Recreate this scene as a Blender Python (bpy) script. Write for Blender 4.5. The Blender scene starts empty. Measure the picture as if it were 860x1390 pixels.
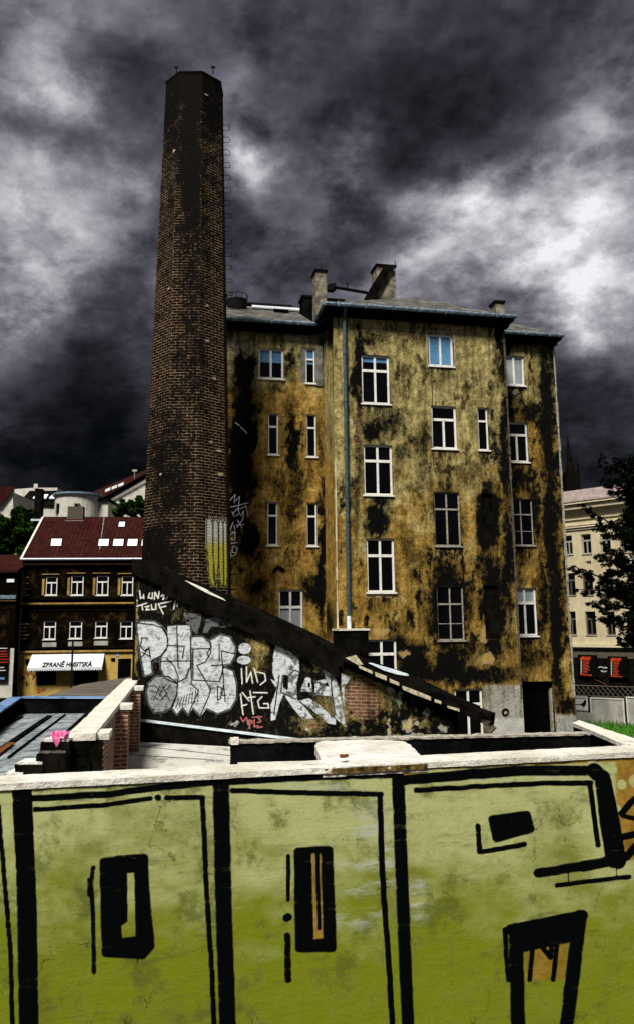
import bpy, math, random
import numpy as np
from mathutils import Vector, Matrix
random.seed(7); np.random.seed(7)
R=math.radians
SC=bpy.context.scene; COL=SC.collection
# ------------------------------------------------------------------ camera
F=1153.0; E=5.0; PITCH=R(9.84); ROLL=R(-0.55)
CM=Matrix.Rotation(R(90)+PITCH,3,'X')@Matrix.Rotation(ROLL,3,'Z')
CMn=np.array(CM); EYE=Vector((0,0,E))
cd=bpy.data.cameras.new('camera'); co=bpy.data.objects.new('camera',cd); COL.objects.link(co)
co.matrix_world=Matrix.Translation(EYE)@CM.to_4x4()
cd.sensor_fit='VERTICAL'; cd.sensor_height=36; cd.lens=36*F/1390; cd.shift_y=-45/1390
cd.clip_start=0.05; cd.clip_end=3000; SC.camera=co
def ray(px,py): return (CM@Vector(((px-430)/F,-(py-650)/F,-1))).normalized()
def on_z(px,py,z):
    d=ray(px,py); t=(z-E)/d.z; return EYE+d*t
def at_y(px,py,Y):
    d=ray(px,py); return EYE+d*(Y/d.y)
def on_plane(px,py,P,n):
    d=ray(px,py); t=(P-EYE).dot(n)/d.dot(n); return EYE+d*t
def proj(P):
    q=(np.asarray(P)-np.array(EYE))@CMn
    return 430+F*q[:,0]/-q[:,2], 650-F*q[:,1]/-q[:,2]
# ------------------------------------------------------------------ noise (numpy)
def vnoise(x,y,seed=0):
    rs=np.random.RandomState(seed); T=rs.rand(256,256)
    xi=np.floor(x).astype(int); yi=np.floor(y).astype(int); fx=x-xi; fy=y-yi
    fx=fx*fx*(3-2*fx); fy=fy*fy*(3-2*fy); a=T[xi%256,yi%256]; b=T[(xi+1)%256,yi%256]; c=T[xi%256,(yi+1)%256]; d=T[(xi+1)%256,(yi+1)%256]
    return (a*(1-fx)+b*fx)*(1-fy)+(c*(1-fx)+d*fx)*fy
def fbm(x,y,seed=0,o=4):
    s=0;a=.5;t=0
    for k in range(o): s=s+a*vnoise(x*2**k+k*17.3,y*2**k+k*9.1,seed+k); t+=a; a*=.55
    return s/t
def sstep(a,b,x): t=np.clip((x-a)/(b-a),0,1); return t*t*(3-2*t)
def inpoly(x,y,poly):
    r=np.zeros(x.shape,bool); n=len(poly); j=n-1
    for i in range(n):
        xi,yi=poly[i]; xj,yj=poly[j]
        c=((yi>y)!=(yj>y))&(x<(xj-xi)*(y-yi)/((yj-yi) or 1e-9)+xi); r^=c; j=i
    return r
def dseg(x,y,a,b):
    ax,ay=a; bx,by=b; dx=bx-ax; dy=by-ay; L=dx*dx+dy*dy or 1e-9
    t=np.clip(((x-ax)*dx+(y-ay)*dy)/L,0,1); return np.hypot(x-ax-t*dx,y-ay-t*dy)
def dline(x,y,pts,closed=False):
    d=np.full(x.shape,1e9); P=list(pts)+([pts[0]] if closed else [])
    if len(P)==1: return np.hypot(x-P[0][0],y-P[0][1])
    for a,b in zip(P,P[1:]): d=np.minimum(d,dseg(x,y,a,b))
    return d
# ------------------------------------------------------------------ node helpers
class NT:
    def __init__(s,t): s.t=t; s.n=t.nodes; s.l=t.links
    def new(s,ty,ins=None,**kw):
        n=s.n.new(ty)
        for k,v in kw.items(): setattr(n,k,v)
        for k,v in (ins or {}).items(): s.set(n.inputs[k],v)
        return n
    def set(s,sock,v):
        if isinstance(v,bpy.types.NodeSocket): s.l.new(v,sock)
        else: sock.default_value=v
    def m(s,op,a,b=0.0,c=None,clamp=False):
        n=s.n.new('ShaderNodeMath'); n.operation=op; n.use_clamp=clamp; s.set(n.inputs[0],a); s.set(n.inputs[1],b)
        if c is not None: s.set(n.inputs[2],c)
        return n.outputs[0]
    def mix(s,f,a,b,blend='MIX'):
        n=s.n.new('ShaderNodeMix'); n.data_type='RGBA'; n.blend_type=blend; s.set(n.inputs[0],f)
        for i,v in ((6,a),(7,b)):
            if not isinstance(v,bpy.types.NodeSocket): v=tuple(v)+((1,) if len(v)==3 else ())
            s.set(n.inputs[i],v)
        return n.outputs[2]
    def noise(s,vec,scale,detail=5,rough=.6,dist=0):
        n=s.new('ShaderNodeTexNoise',{'Scale':scale,'Detail':detail,'Roughness':rough,'Distortion':dist})
        if vec is not None: s.l.new(vec,n.inputs['Vector'])
        return n.outputs['Fac']
    def ss(s,x,a,b):
        n=s.new('ShaderNodeMapRange',{'From Min':a,'From Max':b},interpolation_type='SMOOTHSTEP'); s.set(n.inputs['Value'],x); return n.outputs[0]
    def pos(s): return s.new('ShaderNodeNewGeometry').outputs['Position']
    def uv(s): return s.new('ShaderNodeUVMap').outputs[0]
    def scale(s,vec,v):
        n=s.new('ShaderNodeVectorMath',operation='MULTIPLY'); s.l.new(vec,n.inputs[0]); n.inputs[1].default_value=v; return n.outputs[0]
    def attr(s,name,col=False):
        n=s.new('ShaderNodeAttribute',attribute_name=name); return n.outputs['Color'] if col else n.outputs['Fac']
def material(name,fn):
    m=bpy.data.materials.new(name); m.use_nodes=True; m.node_tree.nodes.clear(); N=NT(m.node_tree)
    out=N.new('ShaderNodeOutputMaterial'); b=N.new('ShaderNodeBsdfPrincipled',{'Roughness':.85})
    b.inputs['Specular IOR Level'].default_value=.06
    N.l.new(b.outputs[0],out.inputs[0]); fn(N,b); return m
def bump(N,b,h,st=.3,d=.02):
    n=N.new('ShaderNodeBump',{'Strength':st,'Distance':d,'Height':h}); N.l.new(n.outputs[0],b.inputs['Normal'])
def simple(name,c1,c2,scale=3,rough=.8,bst=.3,spec=.06,metal=0,sc=(1,1,1),lo=.35,hi=.65):
    def fn(N,b):
        p=N.scale(N.pos(),sc); n=N.noise(p,scale,6,.65); n2=N.noise(p,scale*7,4,.6)
        f=N.ss(N.m('ADD',N.m('MULTIPLY',n,.7),N.m('MULTIPLY',n2,.3)),lo,hi)
        N.set(b.inputs['Base Color'],N.mix(f,c1,c2)); b.inputs['Roughness'].default_value=rough
        b.inputs['Specular IOR Level'].default_value=spec; b.inputs['Metallic'].default_value=metal
        if bst: bump(N,b,n2,bst)
    return material(name,fn)
M={}
M['soot']=simple('sooty tarred surface',(.0015,.0015,.0015),(.009,.008,.006),2.5,.95,.4,0)
M['tar']=simple('tar roofing',(.0015,.0015,.0016),(.007,.007,.007),1.5,.9,.4,0)
def m_stone(name,c1,c2,c3,lo):
    def fn(N,b):
        p=N.pos(); n=N.noise(p,5,7,.7); n2=N.noise(p,26,6,.7); n3=N.noise(p,2.2,7,.75)
        c=N.mix(N.ss(n,.35,.65),c1,c2); c=N.mix(N.m('MULTIPLY',N.ss(N.m('ADD',N.m('MULTIPLY',n2,.55),N.m('MULTIPLY',n3,.45)),lo,lo+.1),.85),c,c3)
        N.set(b.inputs['Base Color'],c); bump(N,b,N.m('ADD',n2,n),.8,.02)
    return material(name,fn)
M['concrete']=m_stone('sunlit concrete',(.55,.52,.46),(.82,.8,.74),(.22,.19,.13),.555)  # pale concrete colour with darker blotches
M['coping']=m_stone('limewashed coping',(.55,.52,.43),(.78,.76,.69),(.16,.14,.09),.54)
M['white']=simple('white window paint',(.62,.61,.56),(.85,.84,.8),6,.5,.1,.4)
M['dirtywhite']=simple('weathered white paint',(.16,.14,.11),(.42,.4,.34),9,.7,.3)
M['oldwood']=simple('old window wood',(.03,.025,.018),(.14,.12,.085),14,.8,.4)
M['glass']=simple('dark window glass',(.001,.001,.0012),(.002,.0022,.0026),1,.09,0,.22)
M['blueglass']=simple('window with blue blind',(.06,.16,.3),(.1,.26,.45),1.2,.1,0,.5)  # blue of the reflected sky painted into the pane colour
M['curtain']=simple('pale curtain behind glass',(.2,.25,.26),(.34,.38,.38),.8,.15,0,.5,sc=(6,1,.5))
M['skylight']=simple('pale skylight glass',(.7,.75,.78),(.85,.87,.88),1,.25,0,.5)
M['zinc']=simple('blue grey zinc',(.03,.055,.075),(.2,.29,.36),7,.45,.2,.5)
M['zincpale']=simple('pale blue flashing',(.42,.5,.56),(.7,.76,.8),4,.5,.2,.5)
M['bluecap']=simple('blue metal capping',(.05,.12,.28),(.25,.4,.65),2,.4,.2,.5)
M['pipe']=simple('teal zinc downpipe',(.01,.028,.036),(.06,.105,.125),9,.5,.2,.5)
M['iron']=simple('black iron',(.002,.002,.002),(.009,.008,.007),9,.8,.3)
M['asphalt']=simple('asphalt ground',(.02,.02,.02),(.045,.043,.04),.8,.9,.4)
M['slate']=simple('grey slate',(.07,.068,.062),(.24,.235,.22),2.2,.75,.5)
M['brownroof']=simple('weathered brown roofing felt',(.06,.05,.04),(.16,.14,.11),1.5,.85,.4,sc=(.4,2.5,1))
M['paleroof']=simple('pale roofing felt',(.2,.195,.17),(.5,.49,.44),1.1,.9,.6,sc=(1,.6,1),lo=.38,hi=.5)
M['whitewall']=simple('white rendered wall',(.42,.4,.34),(.58,.56,.5),1.2,.9,.2)
M['cream']=simple('cream rendered wall',(.44,.37,.22),(.58,.51,.34),1.1,.9,.2,sc=(1,1,.4))
M['creamtrim']=simple('cream cornice',(.5,.43,.27),(.64,.57,.4),2,.9,.2)
M['ochre']=simple('yellow shop wall',(.34,.22,.05),(.55,.38,.11),.9,.9,.2)
M['ochretrim']=simple('yellow cornice',(.2,.12,.03),(.42,.27,.07),1.2,.9,.2)
M['darkfacade']=simple('sooty house front',(.003,.002,.001),(.06,.036,.01),1.3,.95,.3,0,lo=.5,hi=.74)
M['awning']=simple('grey white awning cloth',(.5,.54,.58),(.66,.69,.72),1.5,.8,.2)
M['black']=simple('black paint',(.002,.002,.002),(.005,.005,.005),3,.8,0,0)
M['red']=simple('red paint',(.35,.02,.015),(.5,.05,.03),3,.7,0)
M['whitepaint']=simple('white spray paint',(.5,.5,.47),(.75,.74,.7),9,.7,0)
M['signred']=simple('red sign lettering',(.5,.03,.012),(.7,.09,.02),3,.6,0)
M['rust']=simple('rusty iron',(.09,.03,.01),(.2,.07,.02),6,.85,.4)
M['pink']=simple('pink cloth',(.55,.03,.2),(.85,.3,.5),12,.9,.3)
M['wallgrey']=simple('grey concrete panel',(.22,.21,.18),(.4,.39,.34),1.6,.9,.4,sc=(1.5,1.5,.5))
M['panelframe']=simple('pale panel frame',(.45,.44,.4),(.6,.6,.56),3,.9,.2)
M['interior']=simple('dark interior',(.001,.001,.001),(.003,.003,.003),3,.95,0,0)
def m_leaf(name,c1,c2,c3):
    def fn(N,b):
        r=N.attr('rnd'); c=N.mix(N.ss(r,.1,.6),c1,c2); c=N.mix(N.ss(r,.75,1),c,c3)
        N.set(b.inputs['Base Color'],c); b.inputs['Roughness'].default_value=.8; b.inputs['Specular IOR Level'].default_value=.02
    return material(name,fn)
M['leaf']=m_leaf('broad leaves',(.003,.011,.001),(.015,.045,.003),(.1,.2,.012))
M['needle']=m_leaf('dark needles',(.0015,.003,.0015),(.003,.006,.002),(.012,.02,.006))
M['grass']=m_leaf('grass blades',(.03,.09,.01),(.06,.2,.02),(.14,.34,.05))
M['bark']=simple('bark',(.015,.012,.009),(.05,.04,.03),8,.9,.5,sc=(1,1,.3))
def fn(N,b):   # roof tiles, uv in metres
    u=N.uv(); br=N.new('ShaderNodeTexBrick',{'Vector':u,'Color1':(.022,.004,.003,1),'Color2':(.06,.010,.007,1),'Mortar':(.006,.002,.002,1),'Scale':1.0,'Mortar Size':.05,'Mortar Smooth':.6,'Bias':-.2,'Brick Width':.33,'Row Height':.42})
    br.offset=0.0
    n=N.noise(u,.6,4); c=N.mix(N.ss(n,.35,.7),br.outputs['Color'],(.03,.007,.005),'MIX')
    c=N.mix(.6,br.outputs['Color'],c)
    N.set(b.inputs['Base Color'],c); bump(N,b,br.outputs['Fac'],-.8,.05)
M['tiles']=material('red roof tiles',fn)
def fn(N,b):   # slate courses
    u=N.uv(); br=N.new('ShaderNodeTexBrick',{'Vector':u,'Color1':(.06,.058,.05,1),'Color2':(.19,.185,.17,1),'Mortar':(.02,.02,.018,1),'Scale':1.0,'Mortar Size':.012,'Brick Width':.3,'Row Height':.22})
    n=N.noise(u,1.1,6); c=N.mix(N.ss(n,.4,.72),br.outputs['Color'],(.035,.035,.03))
    N.set(b.inputs['Base Color'],c); b.inputs['Roughness'].default_value=.7; bump(N,b,br.outputs['Fac'],-.5,.02)
M['slates']=material('slate courses',fn)
def brickmat(name,ca,cb,mo,bw,rh,ms,dirt,uvs=True,paint=False,dlo=.38,dhi=.62):
    def fn(N,b):
        u=N.uv(); w=N.new('ShaderNodeTexNoise',{'Vector':u,'Scale':6.0,'Detail':3.0})
        wv=N.new('ShaderNodeVectorMath',{0:w.outputs['Color'],1:(.03,.03,.03)},operation='MULTIPLY').outputs[0]
        uu=N.new('ShaderNodeVectorMath',{0:u,1:wv},operation='ADD').outputs[0]
        br=N.new('ShaderNodeTexBrick',{'Vector':uu,'Color1':ca+(1,),'Color2':cb+(1,),'Mortar':mo+(1,),'Scale':1.0,'Mortar Size':ms,'Mortar Smooth':.3,'Bias':-.1,'Brick Width':bw,'Row Height':rh})
        n=N.noise(N.scale(u,(1,.5,1)),.9,7,.7,.5); n2=N.noise(u,5,5,.7)
        f=N.ss(N.m('ADD',N.m('MULTIPLY',n,.6),N.m('MULTIPLY',n2,.4)),dlo,dhi)
        if paint:
            n9=N.noise(u,2.3,8,.75); n8=N.noise(u,13,4,.7); f=N.ss(N.m('ADD',N.m('ADD',N.m('MULTIPLY',N.m('SUBTRACT',n9,.5),1.5),N.m('MULTIPLY',N.m('SUBTRACT',n8,.5),1.3)),N.m('ADD',N.m('MULTIPLY',N.attr('dirt'),.75),.33)),.2,.62)
        c=N.mix(f,br.outputs['Color'],dirt)
        hs=br.outputs['Fac']
        if paint:
            p=N.new('ShaderNodeAttribute',attribute_name='paint'); a=N.m('MULTIPLY',p.outputs['Alpha'],N.m('SUBTRACT',1.0,N.m('MULTIPLY',br.outputs['Fac'],.55)))
            c=N.mix(a,c,p.outputs['Color'])
        N.set(b.inputs['Base Color'],c); bump(N,b,N.m('SUBTRACT',n2,N.m('MULTIPLY',hs,1.2)),.7,.02)
    return material(name,fn)
M['chimbrick']=brickmat('soot darkened chimney brick',(.003,.002,.0015),(.026,.012,.007),(.24,.165,.09),.29,.098,.0125,(.003,.002,.0015),paint=True,dlo=.46,dhi=.64)
M['brick']=brickmat('weathered red brick',(.13,.04,.02),(.28,.11,.06),(.4,.36,.28),.29,.085,.014,(.03,.02,.012),dlo=.5,dhi=.7)
def m_plaster(name):
    def fn(N,b):
        p=N.pos(); g=N.noise(p,.9,8,.65,.4); g2=N.noise(p,4.5,7,.7); g3=N.noise(N.scale(p,(5,5,.45)),1.0,5,.6); g4=N.noise(p,16,5,.7)
        st=N.attr('stain'); oc=N.attr('ochre'); gr=N.attr('grey'); ba=N.attr('bare')
        c=N.mix(N.ss(g2,.3,.7),(.18,.142,.042),(.57,.475,.205))
        c2=N.mix(N.ss(g2,.3,.7),(.16,.09,.012),(.62,.39,.095))
        c=N.mix(N.ss(N.m('ADD',oc,N.m('MULTIPLY',N.m('SUBTRACT',g,.5),1.6)),.3,.75),c,c2)
        c=N.mix(gr,c,N.mix(g2,(.26,.25,.21),(.46,.45,.42)))
        # peeled render showing brick
        u=N.uv(); br=N.new('ShaderNodeTexBrick',{'Vector':u,'Color1':(.10,.04,.02,1),'Color2':(.24,.11,.06,1),'Mortar':(.3,.22,.14,1),'Scale':1.0,'Mortar Size':.015,'Brick Width':.29,'Row Height':.09})
        c=N.mix(N.ss(N.m('ADD',ba,N.m('MULTIPLY',N.m('SUBTRACT',g2,.5),1.4)),.42,.52),c,br.outputs['Color'])
        # soot and grime, with painted eaves shade in the same mask
        mid=N.ss(N.m('ADD',N.m('MULTIPLY',g,.5),N.m('MULTIPLY',g3,.5)),.43,.62)
        c=N.mix(N.m('MULTIPLY',mid,.88),c,N.mix(.75,c,(.13,.12,.08),'MULTIPLY'))
        c=N.mix(N.m('MULTIPLY',N.ss(g4,.5,.68),.75),c,(.018,.015,.007))
        g5=N.noise(N.scale(p,(1,1,.4)),9,6,.75)
        nn=N.m('ADD',N.m('MULTIPLY',N.m('SUBTRACT',g2,.5),1.1),N.m('ADD',N.m('MULTIPLY',N.m('SUBTRACT',g4,.5),.8),N.m('MULTIPLY',N.m('SUBTRACT',g5,.5),.9)))
        sn=N.m('ADD',st,N.m('MULTIPLY',nn,N.ss(st,.0,.3)))
        c=N.mix(N.m('MULTIPLY',N.ss(sn,.1,.55),.75),c,N.mix(.85,c,(.1,.11,.09),'MULTIPLY'))
        c=N.mix(N.ss(sn,.42,.8),c,(.0025,.0025,.002))
        pa=N.new('ShaderNodeAttribute',attribute_name='paint')
        c=N.mix(N.m('MULTIPLY',pa.outputs['Alpha'],N.m('SUBTRACT',1.0,N.m('MULTIPLY',N.ss(g4,.55,.7),.55))),c,pa.outputs['Color'])
        N.set(b.inputs['Base Color'],c); b.inputs['Roughness'].default_value=.92
        bump(N,b,N.m('ADD',N.m('MULTIPLY',g2,.6),N.m('MULTIPLY',g4,.5)),.7,.035)
    return material(name,fn)
M['plaster']=m_plaster('stained crumbling plaster')
def fn(N,b):  # painted parapet
    p=N.pos(); g=N.noise(p,2.2,8,.65,.3); g2=N.noise(p,11,7,.7); g3=N.noise(N.scale(p,(1,1,5)),4,6,.7); g4=N.noise(p,70,4,.7)
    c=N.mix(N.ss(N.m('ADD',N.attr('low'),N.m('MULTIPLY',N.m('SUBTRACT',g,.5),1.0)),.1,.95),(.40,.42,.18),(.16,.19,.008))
    c=N.mix(N.m('MULTIPLY',N.ss(g2,.4,.75),.45),c,(.2,.22,.04))
    c=N.mix(N.m('MULTIPLY',N.ss(g,.5,.68),.6),c,(.13,.135,.025)); g6=N.noise(p,5.5,6,.7); c=N.mix(N.m('MULTIPLY',N.ss(g6,.53,.66),.6),c,(.07,.078,.014))
    c=N.mix(N.m('MULTIPLY',N.ss(g3,.56,.7),.5),c,(.07,.075,.02))
    c=N.mix(N.m('MULTIPLY',N.ss(g4,.6,.78),.25),c,(.5,.5,.36))
    vo=N.new('ShaderNodeTexVoronoi',{'Vector':N.new('ShaderNodeVectorMath',{0:p,1:N.new('ShaderNodeVectorMath',{0:N.new('ShaderNodeTexNoise',{'Vector':p,'Scale':6.0,'Detail':6.0}).outputs['Color'],'Scale':.5},operation='SCALE').outputs[0]},operation='ADD').outputs[0],'Scale':2.2},feature='DISTANCE_TO_EDGE')
    crk=N.m('MULTIPLY',N.m('SUBTRACT',1.0,N.ss(vo.outputs['Distance'],.0,.012)),N.ss(g,.48,.6)); c=N.mix(N.m('MULTIPLY',crk,.75),c,(.03,.03,.01))
    po=N.noise(p,120,2,.5); c=N.mix(N.m('MULTIPLY',N.ss(po,.68,.75),.6),c,(.02,.02,.008))
    c=N.mix(N.attr('orange'),c,N.mix(N.ss(g2,.3,.7),(.16,.085,.01),(.34,.2,.035)))
    c=N.mix(N.m('MULTIPLY',N.attr('wear'),N.ss(g3,.45,.6)),c,(.42,.45,.36))
    k=N.attr('ink'); c=N.mix(N.ss(N.m('ADD',k,N.m('MULTIPLY',N.m('SUBTRACT',g4,.5),.25)),.2,.8),c,(.001,.0014,.0014))
    N.set(b.inputs['Base Color'],c); b.inputs['Roughness'].default_value=.9; b.inputs['Specular IOR Level'].default_value=.03
    bump(N,b,N.m('ADD',N.m('MULTIPLY',g3,.5),N.m('ADD',N.m('MULTIPLY',g2,.5),N.m('MULTIPLY',g4,.25))),.7,.006)
M['mural']=material('spray painted render',fn)
def fn(N,b):  # ribbed glazing / sheet roof on the left
    p=N.pos(); g=N.noise(N.scale(p,(3,.6,1)),1.5,6,.7); g2=N.noise(N.scale(p,(1,5,1)),1.2,5,.7)
    c=N.mix(N.ss(N.m('ADD',N.m('MULTIPLY',g,.5),N.m('MULTIPLY',g2,.5)),.38,.62),(.07,.1,.115),(.42,.46,.46))
    N.set(b.inputs['Base Color'],c); b.inputs['Roughness'].default_value=.35; b.inputs['Specular IOR Level'].default_value=.5; bump(N,b,g2,.5,.02)
M['sheet']=material('grey sheet roofing',fn)
# ------------------------------------------------------------------ mesh builder
class MB:
    def __init__(s): s.v=[]; s.f=[]; s.uv=[]
    def quad(s,a,b,c,d):
        k=len(s.v); s.v+=[Vector(a),Vector(b),Vector(c),Vector(d)]; s.f.append((k,k+1,k+2,k+3)); a,b,c,d=map(Vector,(a,b,c,d))
        w=(b-a); L=w.length or 1e-9; w=w/L
        def q(p):
            r=p-a; x=r.dot(w); return (x,(r-w*x).length)
        s.uv.append([q(a),q(b),q(c),q(d)])
    def tri(s,a,b,c): 
        k=len(s.v); s.v+=[Vector(a),Vector(b),Vector(c)]; s.f.append((k,k+1,k+2)); a,b,c=map(Vector,(a,b,c)); w=(b-a).normalized()
        def q(p):
            r=p-a; x=r.dot(w); return (x,(r-w*x).length)
        s.uv.append([q(a),q(b),q(c)])
    def poly(s,pts):
        k=len(s.v); pts=[Vector(p) for p in pts]; s.v+=pts; s.f.append(tuple(range(k,k+len(pts)))); a=pts[0]; w=(pts[1]-a).normalized()
        s.uv.append([((p-a).dot(w),((p-a)-w*(p-a).dot(w)).length) for p in pts])
    def box(s,o,x,y,z):  # corner + three edge vectors
        o,x,y,z=map(Vector,(o,x,y,z)); P=lambda i,j,k:o+x*i+y*j+z*k
        s.quad(P(0,0,0),P(1,0,0),P(1,0,1),P(0,0,1)); s.quad(P(1,1,0),P(0,1,0),P(0,1,1),P(1,1,1))
        s.quad(P(1,0,0),P(1,1,0),P(1,1,1),P(1,0,1)); s.quad(P(0,1,0),P(0,0,0),P(0,0,1),P(0,1,1))
        s.quad(P(0,0,1),P(1,0,1),P(1,1,1),P(0,1,1)); s.quad(P(0,1,0),P(1,1,0),P(1,0,0),P(0,0,0))
    def prism(s,pts,off): # polygon extruded by off
        off=Vector(off); A=[Vector(p) for p in pts]; B=[p+off for p in A]
        s.poly(A); s.poly(B[::-1]); n=len(A)
        for i in range(n): s.quad(A[i],B[i],B[(i+1)%n],A[(i+1)%n])
    def tube(s,pts,r,seg=6,r2=None):
        pts=[Vector(p) for p in pts]; rings=[]
        for i,p in enumerate(pts):
            d=(pts[min(i+1,len(pts)-1)]-pts[max(i-1,0)]).normalized()
            u=d.cross(Vector((0,0,1)) if abs(d.z)<.9 else Vector((1,0,0))).normalized(); w=d.cross(u)
            rr=r if r2 is None else r+(r2-r)*i/(len(pts)-1)
            rings.append([p+(u*math.cos(2*math.pi*k/seg)+w*math.sin(2*math.pi*k/seg))*rr for k in range(seg)])
        for a,b in zip(rings,rings[1:]):
            for k in range(seg): s.quad(a[k],a[(k+1)%seg],b[(k+1)%seg],b[k])
        s.poly(rings[0][::-1]); s.poly(rings[-1])
    def build(s,name,mat,parent=None,bevel=0):
        me=bpy.data.meshes.new(name); me.from_pydata([tuple(v) for v in s.v],[],s.f)
        ul=me.uv_layers.new(name='UVMap'); flat=[c for f in s.uv for q in f for c in q]
        ul.data.foreach_set('uv',flat); me.materials.append(mat); me.update()
        o=bpy.data.objects.new(name,me); COL.objects.link(o)
        if parent: o.parent=parent; o.matrix_parent_inverse=parent_inv(parent)
        if bevel:
            w=o.modifiers.new('weld','WELD'); w.merge_threshold=.0005
            m=o.modifiers.new('bevel','BEVEL'); m.width=bevel; m.segments=2; m.limit_method='ANGLE'
        return o
def parent_inv(p):
    m=Matrix.Identity(4); q=p
    while q: m=q_basis(q).inverted()@m if False else m@Matrix.Identity(4); q=None
    return (world_of(p)).inverted()
def q_basis(o): return Matrix.Translation(o.location)@o.rotation_euler.to_matrix().to_4x4()
def world_of(o):
    return (world_of(o.parent)@o.matrix_parent_inverse@q_basis(o)) if o.parent else q_basis(o)
def tag(o,label=None,cat=None,group=None,kind=None):
    if label: o['label']=label
    if cat: o['category']=cat
    if group: o['group']=group
    if kind: o['kind']=kind
    return o
def empty(name,loc,label,cat,group=None):
    o=bpy.data.objects.new(name,None); COL.objects.link(o); o.location=loc; o.empty_display_size=.3; return tag(o,label,cat,group)
class Plane:
    """vertical plane: ground point P, unit u along, n towards viewer"""
    def __init__(s,P,u):
        s.P=Vector((P[0],P[1],0)); s.u=Vector((u[0],u[1],0)).normalized(); s.n=Vector((s.u.y,-s.u.x,0))
    def sz(s,px,py,off=0):
        q=on_plane(px,py,s.P+s.n*off,s.n); return (q-s.P).dot(s.u),q.z
    def pt(s,a,z,off=0): return s.P+s.u*a+s.n*off+Vector((0,0,z))
    def at(s,px,py,off=0): a,z=s.sz(px,py,off); return s.pt(a,z,off)
    def rect(s,x0,y0,x1,y1,off=0):
        ym=(y0+y1)/2; xm=(x0+x1)/2
        return s.sz(x0,ym,off)[0],s.sz(x1,ym,off)[0],s.sz(xm,y1,off)[1],s.sz(xm,y0,off)[1]
    def back(s,d): return Plane(s.P-s.n*d,s.u)
def box_on(mb,pl,a0,a1,z0,z1,o0,o1): mb.box(pl.pt(a0,z0,o1),pl.u*(a1-a0),pl.n*(o0-o1),Vector((0,0,z1-z0)))
def pbox(name,mat,parent,pl,a0,a1,z0,z1,o0,o1,bevel=0):
    m=MB(); box_on(m,pl,a0,a1,z0,z1,o0,o1); return m.build(name,mat,parent,bevel)
def linspace_with(a,b,cell,extra):
    L=sorted(set([a,b]+[e for e in extra if a<e<b])); out=[]
    for p,q in zip(L,L[1:]):
        n=max(1,int(math.ceil((q-p)/cell))); out+=[p+(q-p)*i/n for i in range(n)]
    return np.array(out+[b])
def facade(name,pl,s0,s1,z0,z1,holes,cell,mat,parent,attrs=None,reveal=.14,top=None,off=0,relief=0,seed=0,cellz=None):
    S=linspace_with(s0,s1,cell,[h[0] for h in holes]+[h[1] for h in holes])
    if top is None: Z=linspace_with(z0,z1,cellz or cell,[h[2] for h in holes]+[h[3] for h in holes])
    else: Z=np.linspace(0,1,int((z1-z0)/cell))
    SS,ZZ=np.meshgrid(S,Z,indexing='ij')
    if top is not None: ZZ=z0+ZZ*(top(SS)-z0)
    n,m=SS.shape
    offs=off+(relief*(fbm(SS*3,ZZ*3,seed+50)-.5)*2 if relief else 0)*np.ones_like(SS)
    P=np.array(pl.P)[None,None,:]+SS[...,None]*np.array(pl.u)+offs[...,None]*np.array(pl.n); P[...,2]=ZZ
    V=P.reshape(-1,3); idx=np.arange(n*m).reshape(n,m)
    keep=np.ones((n-1,m-1),bool); sm=(SS[:-1,:-1]+SS[1:,1:])/2; zm=(ZZ[:-1,:-1]+ZZ[1:,1:])/2
    for h in holes: keep&=~((sm>h[0])&(sm<h[1])&(zm>h[2])&(zm<h[3]))
    q=np.stack([idx[:-1,:-1],idx[1:,:-1],idx[1:,1:],idx[:-1,1:]],-1)[keep]
    V=[V]; q=[q]; k=n*m; sv=[SS.ravel()]; zv=[ZZ.ravel()]
    for h in holes:
        for (a,z),(a2,z2) in (((h[0],h[2]),(h[0],h[3])),((h[0],h[3]),(h[1],h[3])),((h[1],h[3]),(h[1],h[2])),((h[1],h[2]),(h[0],h[2]))):
            V.append(np.array([pl.pt(a,z,off),pl.pt(a2,z2,off),pl.pt(a2,z2,off-reveal),pl.pt(a,z,off-reveal)])); q.append(np.array([[k,k+1,k+2,k+3]])); k+=4
            sv.append(np.array([a,a2,a2,a])); zv.append(np.array([z,z2,z2,z]))
    V=np.concatenate(V); q=np.concatenate(q); sv=np.concatenate(sv); zv=np.concatenate(zv)
    me=bpy.data.meshes.new(name); me.vertices.add(len(V)); me.vertices.foreach_set('co',V.ravel())
    me.loops.add(q.size); me.loops.foreach_set('vertex_index',q.ravel().astype(np.int32))
    me.polygons.add(len(q)); me.polygons.foreach_set('loop_start',np.arange(0,q.size,4,dtype=np.int32))
    me.update(calc_edges=True)
    uv=me.uv_layers.new(name='UVMap'); uvd=np.stack([sv[q.ravel()],zv[q.ravel()]],-1); uv.data.foreach_set('uv',uvd.ravel())
    if attrs:
        px,py=proj(V)
        for k_,a in attrs(px,py,sv,zv).items():
            if a.ndim==1: t=me.attributes.new(k_,'FLOAT','POINT'); t.data.foreach_set('value',a.astype(np.float32))
            else: t=me.attributes.new(k_,'FLOAT_COLOR','POINT'); t.data.foreach_set('color',a.astype(np.float32).ravel())
    me.materials.append(mat); o=bpy.data.objects.new(name,me); COL.objects.link(o)
    if parent: o.parent=parent; o.matrix_parent_inverse=world_of(parent).inverted()
    return o
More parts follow.
